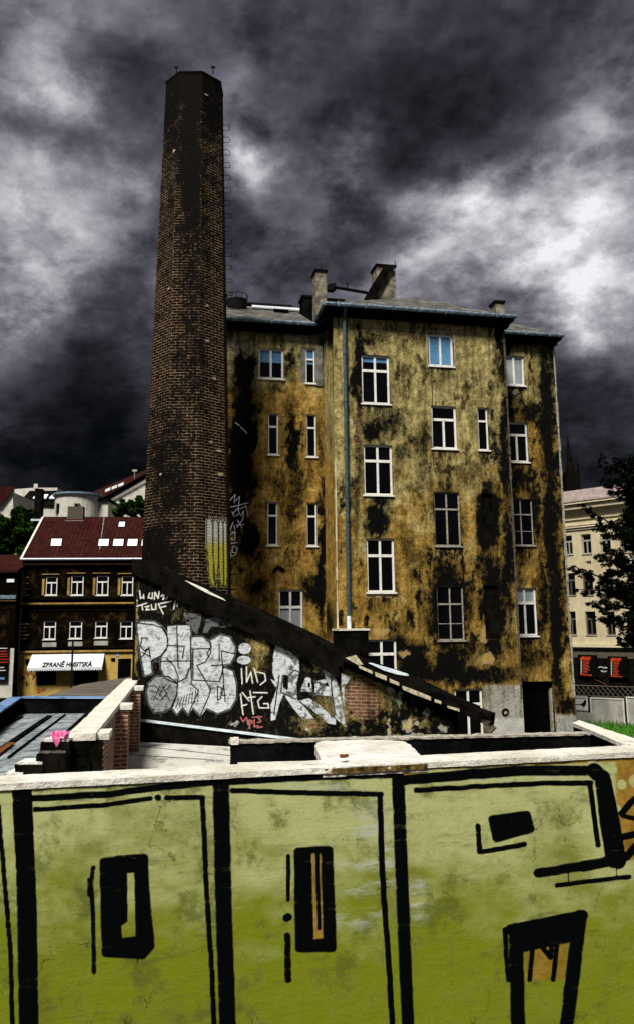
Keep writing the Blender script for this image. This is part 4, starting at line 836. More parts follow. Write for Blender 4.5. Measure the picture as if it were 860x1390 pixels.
bp_=[on_z(x,y,zs_) for x,y in ((566,1021),(557,1012),(546,1005.5),(500,1004.5),(440,1005.5),(430,1008),(427,1012),(434,1027))]
m=MB(); m.prism(fp+bp_,(0,0,-.04)); sl=m.build('slab',M['concrete'],MP); tag(sl,'rough pale concrete slab on top of the parapet')
sl.modifiers.new('tri','TRIANGULATE'); rough(sl,4,.010,.05)
m=MB()
for i in range(5):
    a,b=fp[i],fp[i+1]; m.prism([a+PM.n*.006-UP*.008,b+PM.n*.006-UP*.008,Vector((b.x,b.y,4.426))+PM.n*.006,Vector((a.x,a.y,4.426))+PM.n*.006],-PM.n*.05)
rough(m.build('slab_edge',simple('brown crumbling mortar',(.02,.012,.003),(.3,.19,.06),30,.9,.8),MP),3,.008,.03)
m=MB(); q0=on_z(505,1020,0+zs_); m.box((.0,3.75,0),(.36,0.02,0),(0,.32,0),(0,0,4.42)); m.build('pier',M['wallgrey'],MP)
m=MB(); m.box(on_z(461,1029,4.474)+UP*.0,(.025,0,0),(0,.02,0),(0,0,.012)); m.box(on_z(466,1028,4.474),(.02,.004,0),(0,.015,0),(0,0,.01)); m.build('leaf_litter',M['rust'],MP)
# the pavement on our side of the parapet
m=MB(); n0=PM.pt(-8,3.2,.002); n1=PM.pt(9,3.2,.002); m.prism([p-UP*.45 for p in (n0,n1,n1+Vector((0,-9,0)),n0+Vector((0,-9,0)))],(0,0,-2.7)); tag(m.build('pavement',M['asphalt']),kind='structure')
# ================================================================== HOUSES AT LEFT
def house_front(name,parent,pl,a0,a1,z0,z1,holes,mat,depth=.12):
    S=sorted(set([a0,a1]+[h[0] for h in holes]+[h[1] for h in holes])); m=MB()
    S=linspace_with(a0,a1,50,[h[0] for h in holes]+[h[1] for h in holes]); Zz=linspace_with(z0,z1,50,[h[2] for h in holes]+[h[3] for h in holes])
    for a,b in zip(S,S[1:]):
        for c,d in zip(Zz,Zz[1:]):
            am,cm=(a+b)/2,(c+d)/2
            if any(h[0]<am<h[1] and h[2]<cm<h[3] for h in holes): continue
            m.quad(pl.pt(a,c),pl.pt(b,c),pl.pt(b,d),pl.pt(a,d))
    for h in holes:
        for (a,z),(a2,z2) in (((h[0],h[2]),(h[0],h[3])),((h[0],h[3]),(h[1],h[3])),((h[1],h[3]),(h[1],h[2])),((h[1],h[2]),(h[0],h[2]))):
            m.quad(pl.pt(a,z),pl.pt(a2,z2),pl.pt(a2,z2,-depth),pl.pt(a,z,-depth))
    return m.build(name,M[mat],parent)
HA=at_y(27,850,66.0); PH=Plane(HA,(math.cos(R(5)),math.sin(R(5))))
Hs=empty('corner_house',PH.pt(6,0,0),'dark house with red tiled roof, skylights and a yellow ground floor shop under an awning','house')
he=PH.sz(205,761)[0]; zE=PH.sz(110,760)[1]; zsh=PH.sz(100,884)[1]; 
up=[(62,783,78,808),(96.5,781.5,113.5,808),(131,781.5,147.5,808),(165,782,181,808)]; lo=[(59,843,76,868),(94,843,111.5,867),(129,843,146,866),(163,843,180,867)]
hu=[PH.rect(*c) for c in up+lo]; he_=max(he,hu[3][1]+.5)
house_front('wall',Hs,PH,0,he_,zsh,zE,hu,'darkfacade')
shopw=[PH.rect(50,903,77,930),PH.rect(100,903,134,930),PH.rect(160,894,178,937)]; shopw=[(a,b,max(c,.02),d) for a,b,c,d in shopw]
house_front('shop_front',Hs,PH,-.0,he_,0,zsh-.002,shopw,'ochre')
for r in hu: window(Hs,PH,r,'tt' if r[2]<3.5+0*r[0] else 'tt','white','glass',bw=.12,sill=True) if False else window(Hs,PH,r,'t2','white','glass',bw=.075)
for i,r in enumerate(shopw):
    q=pbox('door' if i==2 else 'shop_window',M['interior'],Hs,PH,r[0],r[1],r[2],r[3],-.12,-.2)
m=MB(); box_on(m,PH,0.02,he_-.02,0,zE-.02,-.21,-10); m.build('rear_wall',M['darkfacade'],Hs)
for (z_,h,mt,pr) in ((PH.sz(100,819)[1],.12,'ochretrim',.12),(PH.sz(100,822)[1],.1,'soot',.2),(PH.sz(100,884)[1],.14,'ochretrim',.16),(PH.sz(100,879)[1],.1,'soot',.1),(PH.sz(100,766)[1],.12,'ochretrim',.2),(PH.sz(100,812)[1],.12,'soot',.16),(PH.sz(100,828)[1],.1,'soot',.08)):
    pbox('cornice',M[mt],Hs,PH,0,he_,z_-h/2,z_+h/2,pr,.002)
m=MB()
for yy in list(range(783,808,4))+list(range(846,871,5)):
    r=PH.rect(29,yy,39 if (yy//4)%2 else 36,yy+1.8); box_on(m,PH,r[0],r[1],r[2],r[3],.05,.001)
m.build('corner_quoins',M['ochretrim'],Hs)
m=MB()
for c in up: r=PH.rect(c[0]-4.5,c[1]+3,c[0]-1.2,c[3]); box_on(m,PH,r[0],r[1],r[2],r[3],.06,.001)
for c in up: r=PH.rect(c[0]-4.5,c[1]-4,c[2]+3,c[1]-3); box_on(m,PH,r[0],r[1],r[2],r[3],.1,.001)
m.build('window_surround',M['ochretrim'],Hs)
m=MB()
for c in lo[:3]: r=PH.rect(c[0]-1,c[3]+4,c[2]+1,c[3]+10); box_on(m,PH,r[0],r[1],r[2],r[3],.07,.001)
m.build('balustrade_panel',M['wallgrey'],Hs)
# roof
zr2=PH.back(6).sz(130,701.5)[1]; rl=PH.back(6).sz(58,701)[0]; e=[PH.pt(-.1,zE+.05,.4),PH.pt(he_+.3,zE+.05,.4),PH.pt(he_+.3,zr2,-6),PH.pt(rl,zr2,-6)]
m=MB(); m.prism([e[0],e[1],e[2],e[3]],(0,0,-.15)); hr=m.build('roof',M['tiles'],Hs)
m=MB(); m.prism([e[3],e[2],PH.pt(he_+.3,zE,-10.3),PH.pt(-.1,zE,-10.3)],(0,0,-.15)); m.build('roof',M['tiles'],Hs)
m=MB(); m.prism([e[0],e[3],PH.pt(-.1,zE,-10.3)],PH.u*.05); m.build('gable',M['whitewall'],Hs)
nH=(e[1]-e[0]).cross(e[3]-e[0]).normalized()
if nH.z<0: nH=-nH
m=MB(); dd=(e[3]-e[0]); m.prism([e[0]+nH*.03,e[0]+nH*.03+PH.u*.16,e[3]+nH*.03+PH.u*.16,e[3]+nH*.03],nH*.06); m.build('verge',M['coping'],hr)
m=MB(); m.tube([e[0]+nH*.0-UP*.02-PH.n*-.08,e[1]-UP*.02+PH.n*.08],.09,6); m.build('gutter',M['zincpale'],hr)
m=MB(); m.tube([PH.pt(.05,0.6,.12),PH.pt(.05,zE-.2,.12)],.06,6); m.build('downpipe',M['zinc'],Hs)
g=on_roof(e[0]+nH*.02,nH)
for (x0,y0,x1,y1) in ((69,731,84,741),(133.5,731.5,148,741),(153.5,731.5,168,741),(173,731.5,187,741),(192,732,206,741),(161,708,170,715)):
    fr=MB(); fr.prism([g(x0-1.3,y1+1.2),g(x1,y1+1.2),g(x1+1.4,y0-1),g(x0+.5,y0-1)],nH*.05); f_=fr.build('skylight_frame',M['iron'],hr)
    fr=MB(); fr.prism([on_plane(*q,e[0]+nH*.08,nH) for q in ((x0,y1),(x1-.8,y1),(x1+.3,y0+.5),(x0+1.4,y0+.5))],nH*.02); fr.build('skylight_glass',M['skylight'],f_)
m=MB(); a,b=g(141,703),g(135,746); m.prism([a,a+PH.u*.08,b+PH.u*.08,b],nH*.05); m.build('roof_cable',M['slate'],hr)
for (x0,y0,x1,y1,zb,nm) in ((48,664,58,704,1,'a'),(93,688,114,706,.5,'b')):
    B=PH.back(5.9); r=B.rect(x0,y0,x1,y1); ch=pbox('chimney',M['soot' if nm=='a' else 'oldwood'],Hs,B,r[0],r[1],r[2]-zb,r[3],.3,-.5)
    m=MB(); box_on(m,B,r[0]-.15,r[1]+.1,r[2]-.25,r[2]-.1,.55,.32); m.build('flashing',M['zincpale'],ch)
# awning
AW0,AW1,az0,az1=PH.rect(42,888,142,908); AW1=PH.sz(142,898)[0]
m=MB(); m.prism([PH.pt(AW0,az0+.12,1.0),PH.pt(AW1,az0+.12,1.0),PH.pt(AW1,az1,.03),PH.pt(AW0+.1,az1,.03)],UP*.04); aw=m.build('awning',M['awning'],Hs)
m=MB(); n=34; w=(AW1-AW0)/n
for k in range(n):
    a=AW0+k*w; m.prism([PH.pt(a,az0+.12,1.0),PH.pt(a+w,az0+.12,1.0),PH.pt(a+w,az0+.0,1.0),PH.pt(a+w*.5,az0-.1,1.0),PH.pt(a,az0+.0,1.0)],-PH.n*.02)
m.build('valance',M['awning'],aw)
ti=math.atan2(-.97,az1-az0-.12)
tb=PH.pt((AW0+AW1)/2,az0+.2,1.0)
PA_=Plane(PH.P+PH.n*.98,PH.u)
facade_text(aw,PA_,91,905,'ZBRANĚ HUSITSKÁ',.62,mat='black',tilt=-math.atan2(.97,az1-az0-.12),off=.0,wx=.68)
# spray tags on the shop front and neighbour
m=MB()
for t in ([(14,913),(13,922),(11,924),(18,924)],[(20,920),(18,925),(22,926),(24,922),(20,920)],[(26,919),(27,925),(31,918)],[(30,922),(34,921),(33,918),(30,922),(33,926),(37,925)],[(35,929),(39,928)],[(37,926),(36,931)],[(42,914),(46,918),(44,922),(48,915)],[(40,908),(44,912)]): ribbon(m,PH,t,.9,.05)
m.build('graffiti_tag',M['black'],Hs)
m=MB()
for t in ([(19,912),(30,910)],[(20,912),(19,920)],[(19,916),(26,915)],[(27,911),(27,919),(31,917),(28,914),(31,912),(27,911)],[(34,915),(38,911),(37,917),(42,912),(46,914)],[(53,934),(51,940),(55,939),(53,934)],[(55,936),(58,938),(57,934),(60,937),(62,933)]): ribbon(m,PH,t,.8,.04)
m.build('graffiti_tag',M['red'],Hs)
m=MB(); r=PH.rect(35,894.5,40,901); box_on(m,PH,r[0],r[1],r[2],r[3],.1,.002); m.build('wall_box',M['black'],Hs)
m=MB(); r=PH.rect(151,893,156.5,896.5); box_on(m,PH,r[0],r[1],r[2],r[3],.08,.002); m.build('wall_box',M['black'],Hs)
m=MB(); r=PH.rect(157.5,888,161.5,891); box_on(m,PH,r[0],r[1],r[2],r[3],.05,.002); m.build('house_number_plate',M['bluecap'],Hs)
m=MB(); c=at_y(97,930,62); zt_=at_y(97.5,868,62).z; m.tube([(c.x,62,0),(c.x,62,zt_)],.07,6); m.tube([(c.x,62,0),(c.x,62,.4)],.12,6)
tag(m.build('street_pole',M['iron']),'thin black pole standing in front of the shop awning','pole')
# neighbour house at far left
PN=Plane(at_y(24,850,64.5),PH.u); nz=PN.sz(10,776)[1]; nl_=PN.sz(-70,850)[0]; nsp=PN.sz(10,880)[1]
NB=empty('neighbour_house',PN.pt(-3,0,0),'lower dark house cut by the left edge, red tiles, pale ground floor wall with poster','house')
wr=[PN.rect(-12,806,0,836)]
house_front('wall',NB,PN,nl_,-.15,nsp,nz,wr,'darkfacade'); house_front('ground_floor',NB,PN,nl_,-.15,0,nsp-.002,[],'whitewall')
for r in wr: window(NB,PN,r,'t2','dirtywhite','glass',bw=.1)
m=MB(); box_on(m,PN,nl_+.02,-.17,0,nz-.02,-.21,-9); m.build('rear_wall',M['darkfacade'],NB)
nr=PN.back(5).sz(10,753)[1]; q=[PN.pt(nl_,nz+.05,.35),PN.pt(-.1,nz+.05,.35),PN.pt(.3,nr,-5),PN.pt(nl_,nr,-5)]
m=MB(); m.prism(q,(0,0,-.15)); rr=m.build('roof',M['tiles'],NB); m=MB(); m.prism([q[3],q[2],PN.pt(.1,nz,-9.3),PN.pt(nl_,nz,-9.3)],(0,0,-.15)); m.build('roof',M['tiles'],NB)
m=MB(); r=PN.rect(10,786,20,790.5); box_on(m,PN,r[0],r[1],r[2],r[3],.1,.0); m.build('wall_vent',M['skylight'],NB)
pbox('cornice',M['zinc'],NB,PN,nl_,-.16,PN.sz(10,813)[1],PN.sz(10,808)[1],.3,.002); pbox('cornice',M['ochretrim'],NB,PN,nl_,-.16,PN.sz(10,816)[1],PN.sz(10,814)[1],.2,.002)
r=PN.rect(-14,876,12,925); po=pbox('poster_board',M['soot'],None,PN,r[0],r[1],r[2],r[3],.2,.11); 
tag(po,'dark poster board with red and white print on the pale left edge wall','poster board')
m=MB()
for y_ in (884,888,891,895,899): 
    x_=-8
    while x_<9: w=random.uniform(1,3.2); ribbon(m,PN,[(x_,y_),(x_+w,y_)],1.1,.215); x_+=w+1
m.build('poster_print',M['red'],po); m=MB()
for y_,x0_,x1_ in ((880,-6,10),(906,-6,6),(910,-6,8)): ribbon(m,PN,[(x0_,y_),(x1_,y_)],1,.215)
m.build('poster_print',M['whitepaint'],po); m=MB(); ribbon(m,PN,[(-8,920),(6,921)],3,.215); m.build('poster_print',M['bluecap'],po)
# ---- hillside and upper houses
m=MB(); nx=40;ny=14
def hz(x,y): 
    t=min(1,max(0,(y-88)/40)); t=t*t*(3-2*t); k=min(1,max(0,(-x+22)/30)); return .02+17*t*k
for i in range(nx):
    for j in range(ny):
        xs=[-130+i*4.2,-130+(i+1)*4.2]; ys=[86+j*9,86+(j+1)*9]; 
        m.quad(*[Vector((x,y,hz(x,y))) for x,y in ((xs[0],ys[0]),(xs[1],ys[0]),(xs[1],ys[1]),(xs[0],ys[1]))])
hm=simple('grassy hillside',(.01,.02,.004),(.03,.055,.012),.5,.9,.4); tag(m.build('hillside',hm),kind='structure')
def pxhouse(name,label,Y,wall,roofs,zb,wallmat='whitewall',roofmat='tiles',depth=9,wins=(),cat='house'):
    Hh=empty(name,(at_y(wall[0][0],700,Y).x+2,Y,zb),label,cat)
    pts=[at_y(x,y,Y) for x,y in wall]; lowz=zb-1
    m=MB(); k=[Vector((p.x,p.y,max(p.z,lowz))) for p in pts]; m.prism(k,(0,depth,0)); m.build('wall',M[wallmat],Hh)
    for rf in roofs:
        ms=roofmat
        if isinstance(rf[0],str): ms=rf[0]; rf=rf[1:]
        m=MB(); m.prism([at_y(x,y,Yy) for x,y,Yy in rf],(0,0,.12)); m.build('roof',M[ms],Hh)
    for (x0,y0,x1,y1) in wins:
        m=MB(); a=at_y(x0,y1,Y-.03); b=at_y(x1,y0,Y-.03); m.box((a.x,Y-.03,a.z),(b.x-a.x,0,0),(0,.2,0),(0,0,b.z-a.z)); w_=m.build('window',M['white'],Hh); m=MB(); t=.1; xm=(a.x+b.x)/2
        m.box((a.x+t,Y-.05,a.z+t),(xm-a.x-t*1.4,0,0),(0,.05,0),(0,0,b.z-a.z-2*t)); m.box((xm+t*.4,Y-.05,a.z+t),(b.x-xm-t*1.4,0,0),(0,.05,0),(0,0,b.z-a.z-2*t)); m.build('pane',M['glass'],w_)
    return Hh
Y=104
h1=pxhouse('gabled_house','white gabled house with a red roof high behind, next to the factory chimney',Y,[(113,730),(113,694),(150,673),(178,662),(202,645),(230,650),(230,730)],
  [((112,690,Y-.4),(150,671,Y-.4),(202,641,Y-.4),(206,636,Y+8),(128,668,Y+8)),('zincpale',(112,694,Y-.5),(150,675.5,Y-.5),(202,646.5,Y-.5),(202,643,Y-.5),(150,671.5,Y-.5),(112,691,Y-.5))],10,wins=((145,691,151,699),))
m=MB(); 
for (x0,y0) in ((143,666.5),(152,663),(161,659.5)): m.prism([at_y(x0,y0+1.6,Y+.5),at_y(x0+7,y0-1.4,Y+.5),at_y(x0+11,y0-2.5,Y+1.5),at_y(x0+4,y0+.6,Y+1.5)],(0,0,.35))
m.build('skylight',M['skylight'],h1)
m=MB(); c=at_y(183,642,Y+3); m.tube([c-UP*1,c+UP*.4],.05,5); m.box(c+Vector((-.3,0,.2)),(.6,0,0),(0,.1,0),(0,0,.25)); m.build('antenna',M['wallgrey'],h1)
Y=98; c=at_y(102,690,Y); rr_=(at_y(132,690,Y).x-at_y(72,690,Y).x)/2; TW=empty('round_bay_house',(c.x,Y+3,9),'white house with a round bay and flat cornice behind the red roof ridge','house')
zt1=at_y(102,668,Y-rr_).z; m=MB(); m.tube([(c.x,Y+1,4),(c.x,Y+1,zt1)],rr_,28); m.build('wall',M['whitewall'],TW)
m=MB(); m.tube([(c.x,Y+1,zt1+.002),(c.x,Y+1,zt1+.22)],rr_+.3,28); m.build('cornice',M['zinc'],TW); m=MB(); m.tube([(c.x,Y+1,zt1+.223),(c.x,Y+1,zt1+.35)],rr_+.15,28,r2=rr_*.8); m.build('roof',M['soot'],TW)
m=MB(); q_=at_y(104,680,Y+1); m.box((q_.x,Y+.8,4),(at_y(148,680,Y+1).x-q_.x,0,0),(0,6,0),(0,0,zt1-4.6)); m.build('wall',M['whitewall'],TW); m=MB(); m.box((q_.x+1,Y+.5,zt1-.59),(at_y(150,680,Y+1).x-q_.x-1,0,0),(0,6.5,0),(0,0,.3)); m.build('cornice',M['soot'],TW)
for x0,x1,y0,y1 in ((76,83,683,698),(101,108,683,690)):
    fx=(x0+x1)/2; cc=at_y(fx,690,Y); dx=(cc.x-c.x); yy=Y+.75-math.sqrt(max(.1,rr_**2-dx**2)); a=at_y(x0,y1,yy); b=at_y(x1,y0,yy); m=MB(); m.box((a.x,yy-.12,a.z),(b.x-a.x,0,0),(0,.5,0),(0,0,b.z-a.z)); w_=m.build('window',M['slate'],TW)
    m=MB(); m.box((a.x+.12,yy-.14,a.z+.1),((b.x-a.x)*.36,0,0),(0,.1,0),(0,0,b.z-a.z-.2)); m.box((a.x+(b.x-a.x)*.56,yy-.14,a.z+.1),((b.x-a.x)*.3,0,0),(0,.1,0),(0,0,b.z-a.z-.2)); m.build('pane',M['glass'],w_)
Y=108
h2=pxhouse('dark_roof_house','dark roofed hillside house with three pale skylights, left of the round bay',Y,[(20,720),(20,664),(46,662),(78,662),(78,720)],
  [('soot',(24,686,Y-3.4),(76,688,Y-3.4),(78,661,Y+1),(45,662,Y+1)),],10)
m=MB()
for x0 in (45,56,67): m.prism([at_y(x0,677,Y-2.6),at_y(x0+7,677,Y-2.6),at_y(x0+10,672.5,Y-2.3),at_y(x0+5,672.5,Y-2.3)],(0,0,.15))
m.build('skylight',M['skylight'],h2)
m=MB(); m.box(at_y(46,663,Y-1),(.5,0,0),(0,.3,0),(0,0,.6)); m.build('chimney',M['whitewall'],h2)
m=MB(); b_=at_y(24,690,Y-3.2); m.box((b_.x,Y-3.2,4),(at_y(76,690,Y-3.2).x-b_.x,0,0),(0,3.1,0),(0,0,at_y(50,687,Y-3.2).z-4)); m.build('wall',M['whitewall'],h2)
Y=96
h3=pxhouse('steep_roof_house','white house with a steep brown red roof at the far left edge of the hillside',Y,[(-60,720),(-60,668),(0,687),(16,668),(18,668),(18,720)],
  [('tiles',(-60,660,Y-.3),(22,661,Y-.3),(0,686,Y-.5),(-60,686,Y-.5)),],9)
# ================================================================== TREES
def leafmesh(name,clumps,n,size,mat,parent,asp=.6,seed=0,flat=.5):
    rs=np.random.RandomState(seed); cl=np.array([c[:3] for c in clumps]); rd=np.array([c[3] for c in clumps]); w=rd**2; w/=w.sum()
    k=rs.choice(len(cl),n,p=w); d=rs.randn(n,3); d/=np.linalg.norm(d,axis=1)[:,None]; r=rd[k]*rs.rand(n)**.45
    P=cl[k]+d*r[:,None]*np.array((1,1,.75)); u=rs.randn(n,3); u[:,2]*=flat; u/=np.linalg.norm(u,axis=1)[:,None]; t=rs.randn(n,3); v=np.cross(u,t); v/=np.linalg.norm(v,axis=1)[:,None]
    s=size*(.6+.8*rs.rand(n))[:,None]; a=P-u*s; b=P+v*s*asp; c=P+u*s; e=P-v*s*asp; V=np.stack([a,b,c,e],1).reshape(-1,3)
    me=bpy.data.meshes.new(name); me.vertices.add(4*n); me.vertices.foreach_set('co',V.ravel()); me.loops.add(4*n); me.loops.foreach_set('vertex_index',np.arange(4*n,dtype=np.int32)); me.polygons.add(n); me.polygons.foreach_set('loop_start',np.arange(0,4*n,4,dtype=np.int32)); me.update(calc_edges=True)
    cr=rs.rand(len(cl)); val=np.clip(.55*rs.rand(n)+.5*cr[k],0,1); at=me.attributes.new('rnd','FLOAT','FACE'); at.data.foreach_set('value',val.astype(np.float32))
    me.materials.append(M[mat]); o=bpy.data.objects.new(name,me); COL.objects.link(o)
    if parent: o.parent=parent; o.matrix_parent_inverse=world_of(parent).inverted()
    return o
def tree(label,Y,cpx,cpy,rx,ry,zg,n,size,seed,nc=40):
    c=at_y(cpx,cpy,Y); s=Y/F; t=empty('leafy_tree',(c.x,Y,zg),label,'tree','trees on the hillside'); rs=random.Random(seed); cl=[]
    m=MB(); m.tube([(c.x,Y,zg),(c.x+.1,Y,(zg+c.z)/2),(c.x,Y,c.z+ry*s*.5)],.3,7,.08)
    for k in range(nc):
        while True:
            a,b,d=[rs.uniform(-1,1) for _ in range(3)]
            if a*a+b*b+d*d<1: break
        q=Vector((c.x+a*rx*s,Y+b*rx*s*.8,c.z+d*ry*s)); cl.append((q.x,q.y,q.z,rs.uniform(.5,1.0)*min(rx,ry)*s*.36))
        if k%4==0: m.tube([(c.x,Y,c.z-ry*s*.3),((c.x+q.x)/2,(Y+q.y)/2,(c.z+q.z)/2),q],.09,5,.03)
    m.build('trunk',M['bark'],t); leafmesh('crown',cl,n,size,'leaf',t,seed=seed); return t
tree('wide bright green tree behind the low left house, left of the red tiled roof',86,8,735,36,42,2,22000,.2,1,70)
tree('rounder green tree crown between the white gables and the red roof verge',92,30,712,22,26,2,9000,.2,5,36)
tree('small green tree between the white gabled house and the factory chimney',90,184,690,30,17,4,11000,.17,3,44)
# conifer at right
CT=empty('conifer',(at_y(900,800,24).x,24,0),'dark drooping conifer filling the right edge in front of the cream building','tree')
tx=at_y(900,800,24).x; m=MB(); m.tube([(tx,24,0),(tx+.1,24,5),(tx,24,10.4)],.24,8,.03)
br=[((905,770),(845,720),(790,686),.0,3),((905,720),(860,690),(845,655),.3,2),((905,670),(870,655),(813,622),.2,2),((905,655),(850,650),(836,621),-.2,2),((905,660),(880,640),(852,622),.3,2),((900,700),(845,672),(822,652),.4,2),((905,820),(830,790),(776,768),-.2,3),((905,830),(850,800),(783,800),.3,3),
    ((905,800),(850,760),(806,755),-.5,3),((905,850),(860,845),(812,840),.2,3),((905,860),(870,870),(838,868),.0,3),((905,790),(850,770),(820,740),.6,3),((905,760),(870,740),(832,715),-.4,3),((905,840),(840,820),(800,818),-.7,3),((905,620),(880,615),(865,605),0,2),((905,740),(870,715),(850,700),.8,3)]
cl=[]; rs=random.Random(5)
for a,b,c,dy,w in br:
    p=[at_y(*a,24),at_y(*b,24+dy),at_y(*c,24+dy*1.6)]; pts=[]
    for i in range(15):
        t=i/14; q=p[0]*(1-t)**2+p[1]*2*t*(1-t)+p[2]*t*t; pts.append(q)
        for k in range(4): rr=.07+.22*(1-t); cl.append((q.x+rs.gauss(0,rr),q.y+rs.gauss(0,rr*1.3),q.z+rs.gauss(0,rr)*.8-.05,.06+.16*(1-t)*rs.uniform(.5,1.2)))
    m.tube(pts,.06,5,.012)
for k in range(150):
    x=rs.uniform(832,900); y=rs.uniform(645,868); 
    if x<832+22*math.sin((y-640)/26.)**2+8: continue
    q=at_y(x,y,24+rs.uniform(-1,1)); cl.append((q.x,q.y,q.z,rs.uniform(.15,.32)))
m.build('trunk',M['bark'],CT); leafmesh('crown',cl,120000,.055,'needle',CT,asp=.28,seed=9)
# ================================================================== CREAM BUILDING RIGHT
a_=at_y(764,780,73.5); b_=at_y(845,780,69.5); PC=Plane(a_,(b_-a_).to_2d()[:]); 
CB=empty('cream_building',PC.pt(3,0,0),'cream classical building with moulded cornice and dark ground floor shops, behind the conifer','building')
ce=PC.sz(848,780)[0]; zc0=PC.sz(800,879)[1]; zc1=PC.sz(800,688)[1]
cw=[(765,727,776,753),(788.5,725,801.5,752),(814,724,828,751),(843,722,856,750),(766,778,780,808),(790,778,804,808),(818,776,832,806),(768,830,781,862),(794,830,808,862),(822,830,834,862)]
ch=[PC.rect(*c) for c in cw]; cs0=PC.sz(700,780)[0]; ce=PC.sz(905,780)[0]
house_front('wall',CB,PC,cs0,ce,zc0,zc1,ch,'cream',.2)
for i,r in enumerate(ch): window(CB,PC,r,'t2','dirtywhite' if i<4 else 'oldwood','glass',bw=.1,dep=.2)
m=MB(); box_on(m,PC,cs0+.02,ce-.02,0,zc1-.02,-.3,-9); m.build('rear_wall',M['cream'],CB)
for y_,h,p_,mt in ((687,.35,.55,'creamtrim'),(681,.3,.75,'creamtrim'),(703,.1,.12,'creamtrim'),(711,.1,.16,'creamtrim'),(714,.1,.2,'creamtrim'),(717,.1,.1,'creamtrim'),(876,.3,.2,'creamtrim')):
    z_=PC.sz(800,y_)[1]; pbox('cornice',M[mt],CB,PC,cs0,ce,z_-h/2,z_+h/2,p_,.003)
zt_=PC.sz(800,679)[1]; zr3=PC.back(4).sz(790,664)[1]; q=[PC.pt(cs0,zt_,.8),PC.pt(ce,zt_,.8),PC.pt(ce,zr3,-4),PC.pt(cs0,zr3,-4)]
m=MB(); m.prism(q,(0,0,-.1)); m.build('roof',simple('dusty pink grey roof',(.16,.12,.11),(.36,.29,.27),2,.8,.3),CB)
m=MB(); m.prism([PC.pt(cs0,zr3,-4),PC.pt(ce,zr3,-4),PC.pt(ce,zc1,-9),PC.pt(cs0,zc1,-9)],(0,0,-.1)); m.build('roof',M['slate'],CB)
pbox('ground_floor',M['soot'],CB,PC,cs0,ce,0,zc0-.16,.05,-.29)
pbox('fascia_board',M['oldwood'],CB,PC,cs0,ce,PC.sz(800,893)[1],PC.sz(800,885)[1],.1,.052)
for lb,x0,x1,yt in (('left of two black menu boards with red lettering on the cream building',786,808,889),('right of two black menu boards with red lettering, beside the conifer',827,849,891)):
    r=PC.rect(x0-2,yt,x1+2,yt+30,.2); bd=pbox('menu_board',M['black'],None,PC,r[0],r[1],r[2],r[3],.25,.12); tag(bd,lb,'sign','menu boards on the dark shop front')
    rs=random.Random(int(x0)); m=MB(); ribbon(m,PC,[(x0+1,yt+5.2),(x0+3,yt+4.6)],2,.27)
    for k in range(9):
        y_=yt+8+k*2.05; x_=x0+4.5
        xe=x0+rs.uniform(9,13)
        while x_<xe: w=rs.uniform(.6,2); ribbon(m,PC,[(x_,y_),(x_+w,y_+.1)],.75,.27); x_+=w+.7
    ribbon(m,PC,[(x0+1,yt+26.5),(x0+16,yt+27.6)],1.0,.27); m.build('menu_lines',M['signred'],bd); m=MB()
    for k in range(9): ribbon(m,PC,[(x0+1.6,yt+8+k*2),(x0+2.4,yt+8.8+k*2)],1,.27)
    m.build('menu_prices',M['whitepaint'],bd)
    facade_text(bd,PC,x0+9,yt+6.6,'JAVAB',.36,mat='signred',off=.27,wx=.85)
m=MB(); rs=random.Random(3)
for (x0,y0,n_) in ((810,906,7),(815,911,4)):
    for k in range(n_): ribbon(m,PC,[(x0+k*2,y0+rs.uniform(-1,1)),(x0+k*2+rs.uniform(.4,1.4),y0+rs.uniform(-1,1.5))],1,.08)
m.build('shop_lettering',M['whitepaint'],CB)
m=MB(); ribbon(m,PC,[(792,916),(822,929)],.8,.12); m.build('rail',M['rust'],CB)
# lattice fence + panels + grass
LF=Plane(at_y(770,940,52),(at_y(900,948,49)-at_y(770,940,52)).to_2d()[:]); r=LF.rect(772,930,900,945); L_=LF.sz(900,940)[0]
LT=empty('lattice_fence',LF.pt(L_/2,0,0),'low black lattice fence in front of the dark shops','fence'); m=MB(); zl0,zl1=LF.sz(800,945)[1],LF.sz(800,931)[1]
k=0.0
while k<L_: 
    m.tube([LF.pt(k,zl0,0),LF.pt(k+.5,zl1,0)],.02,4); m.tube([LF.pt(k+.5,zl0,.03),LF.pt(k,zl1,.03)],.02,4); k+=.28
m.tube([LF.pt(0,zl1,.02),LF.pt(L_,zl1,.02)],.03,5); m.tube([LF.pt(0,zl0,.02),LF.pt(L_,zl0,.02)],.03,5); m.build('lattice',M['oldwood'],LT)
m=MB(); box_on(m,LF,-.3,L_,0,zl0-.05,.1,-.2); m.build('plinth',M['soot'],LT)
m=MB(); box_on(m,LF,-.3,L_,zl0-.02,zl1,-.05,-.2); m.build('backing_board',M['tar'],LT)
FP=Plane(at_y(776,965,44),(at_y(870,968,42)-at_y(776,965,44)).to_2d()[:])
lab=['small white panel with a black bird drawing at the left end of the panel fence','wide grey concrete panel with dark streaks in the middle of the panel fence','grey concrete panel cut by the right edge of the photo']
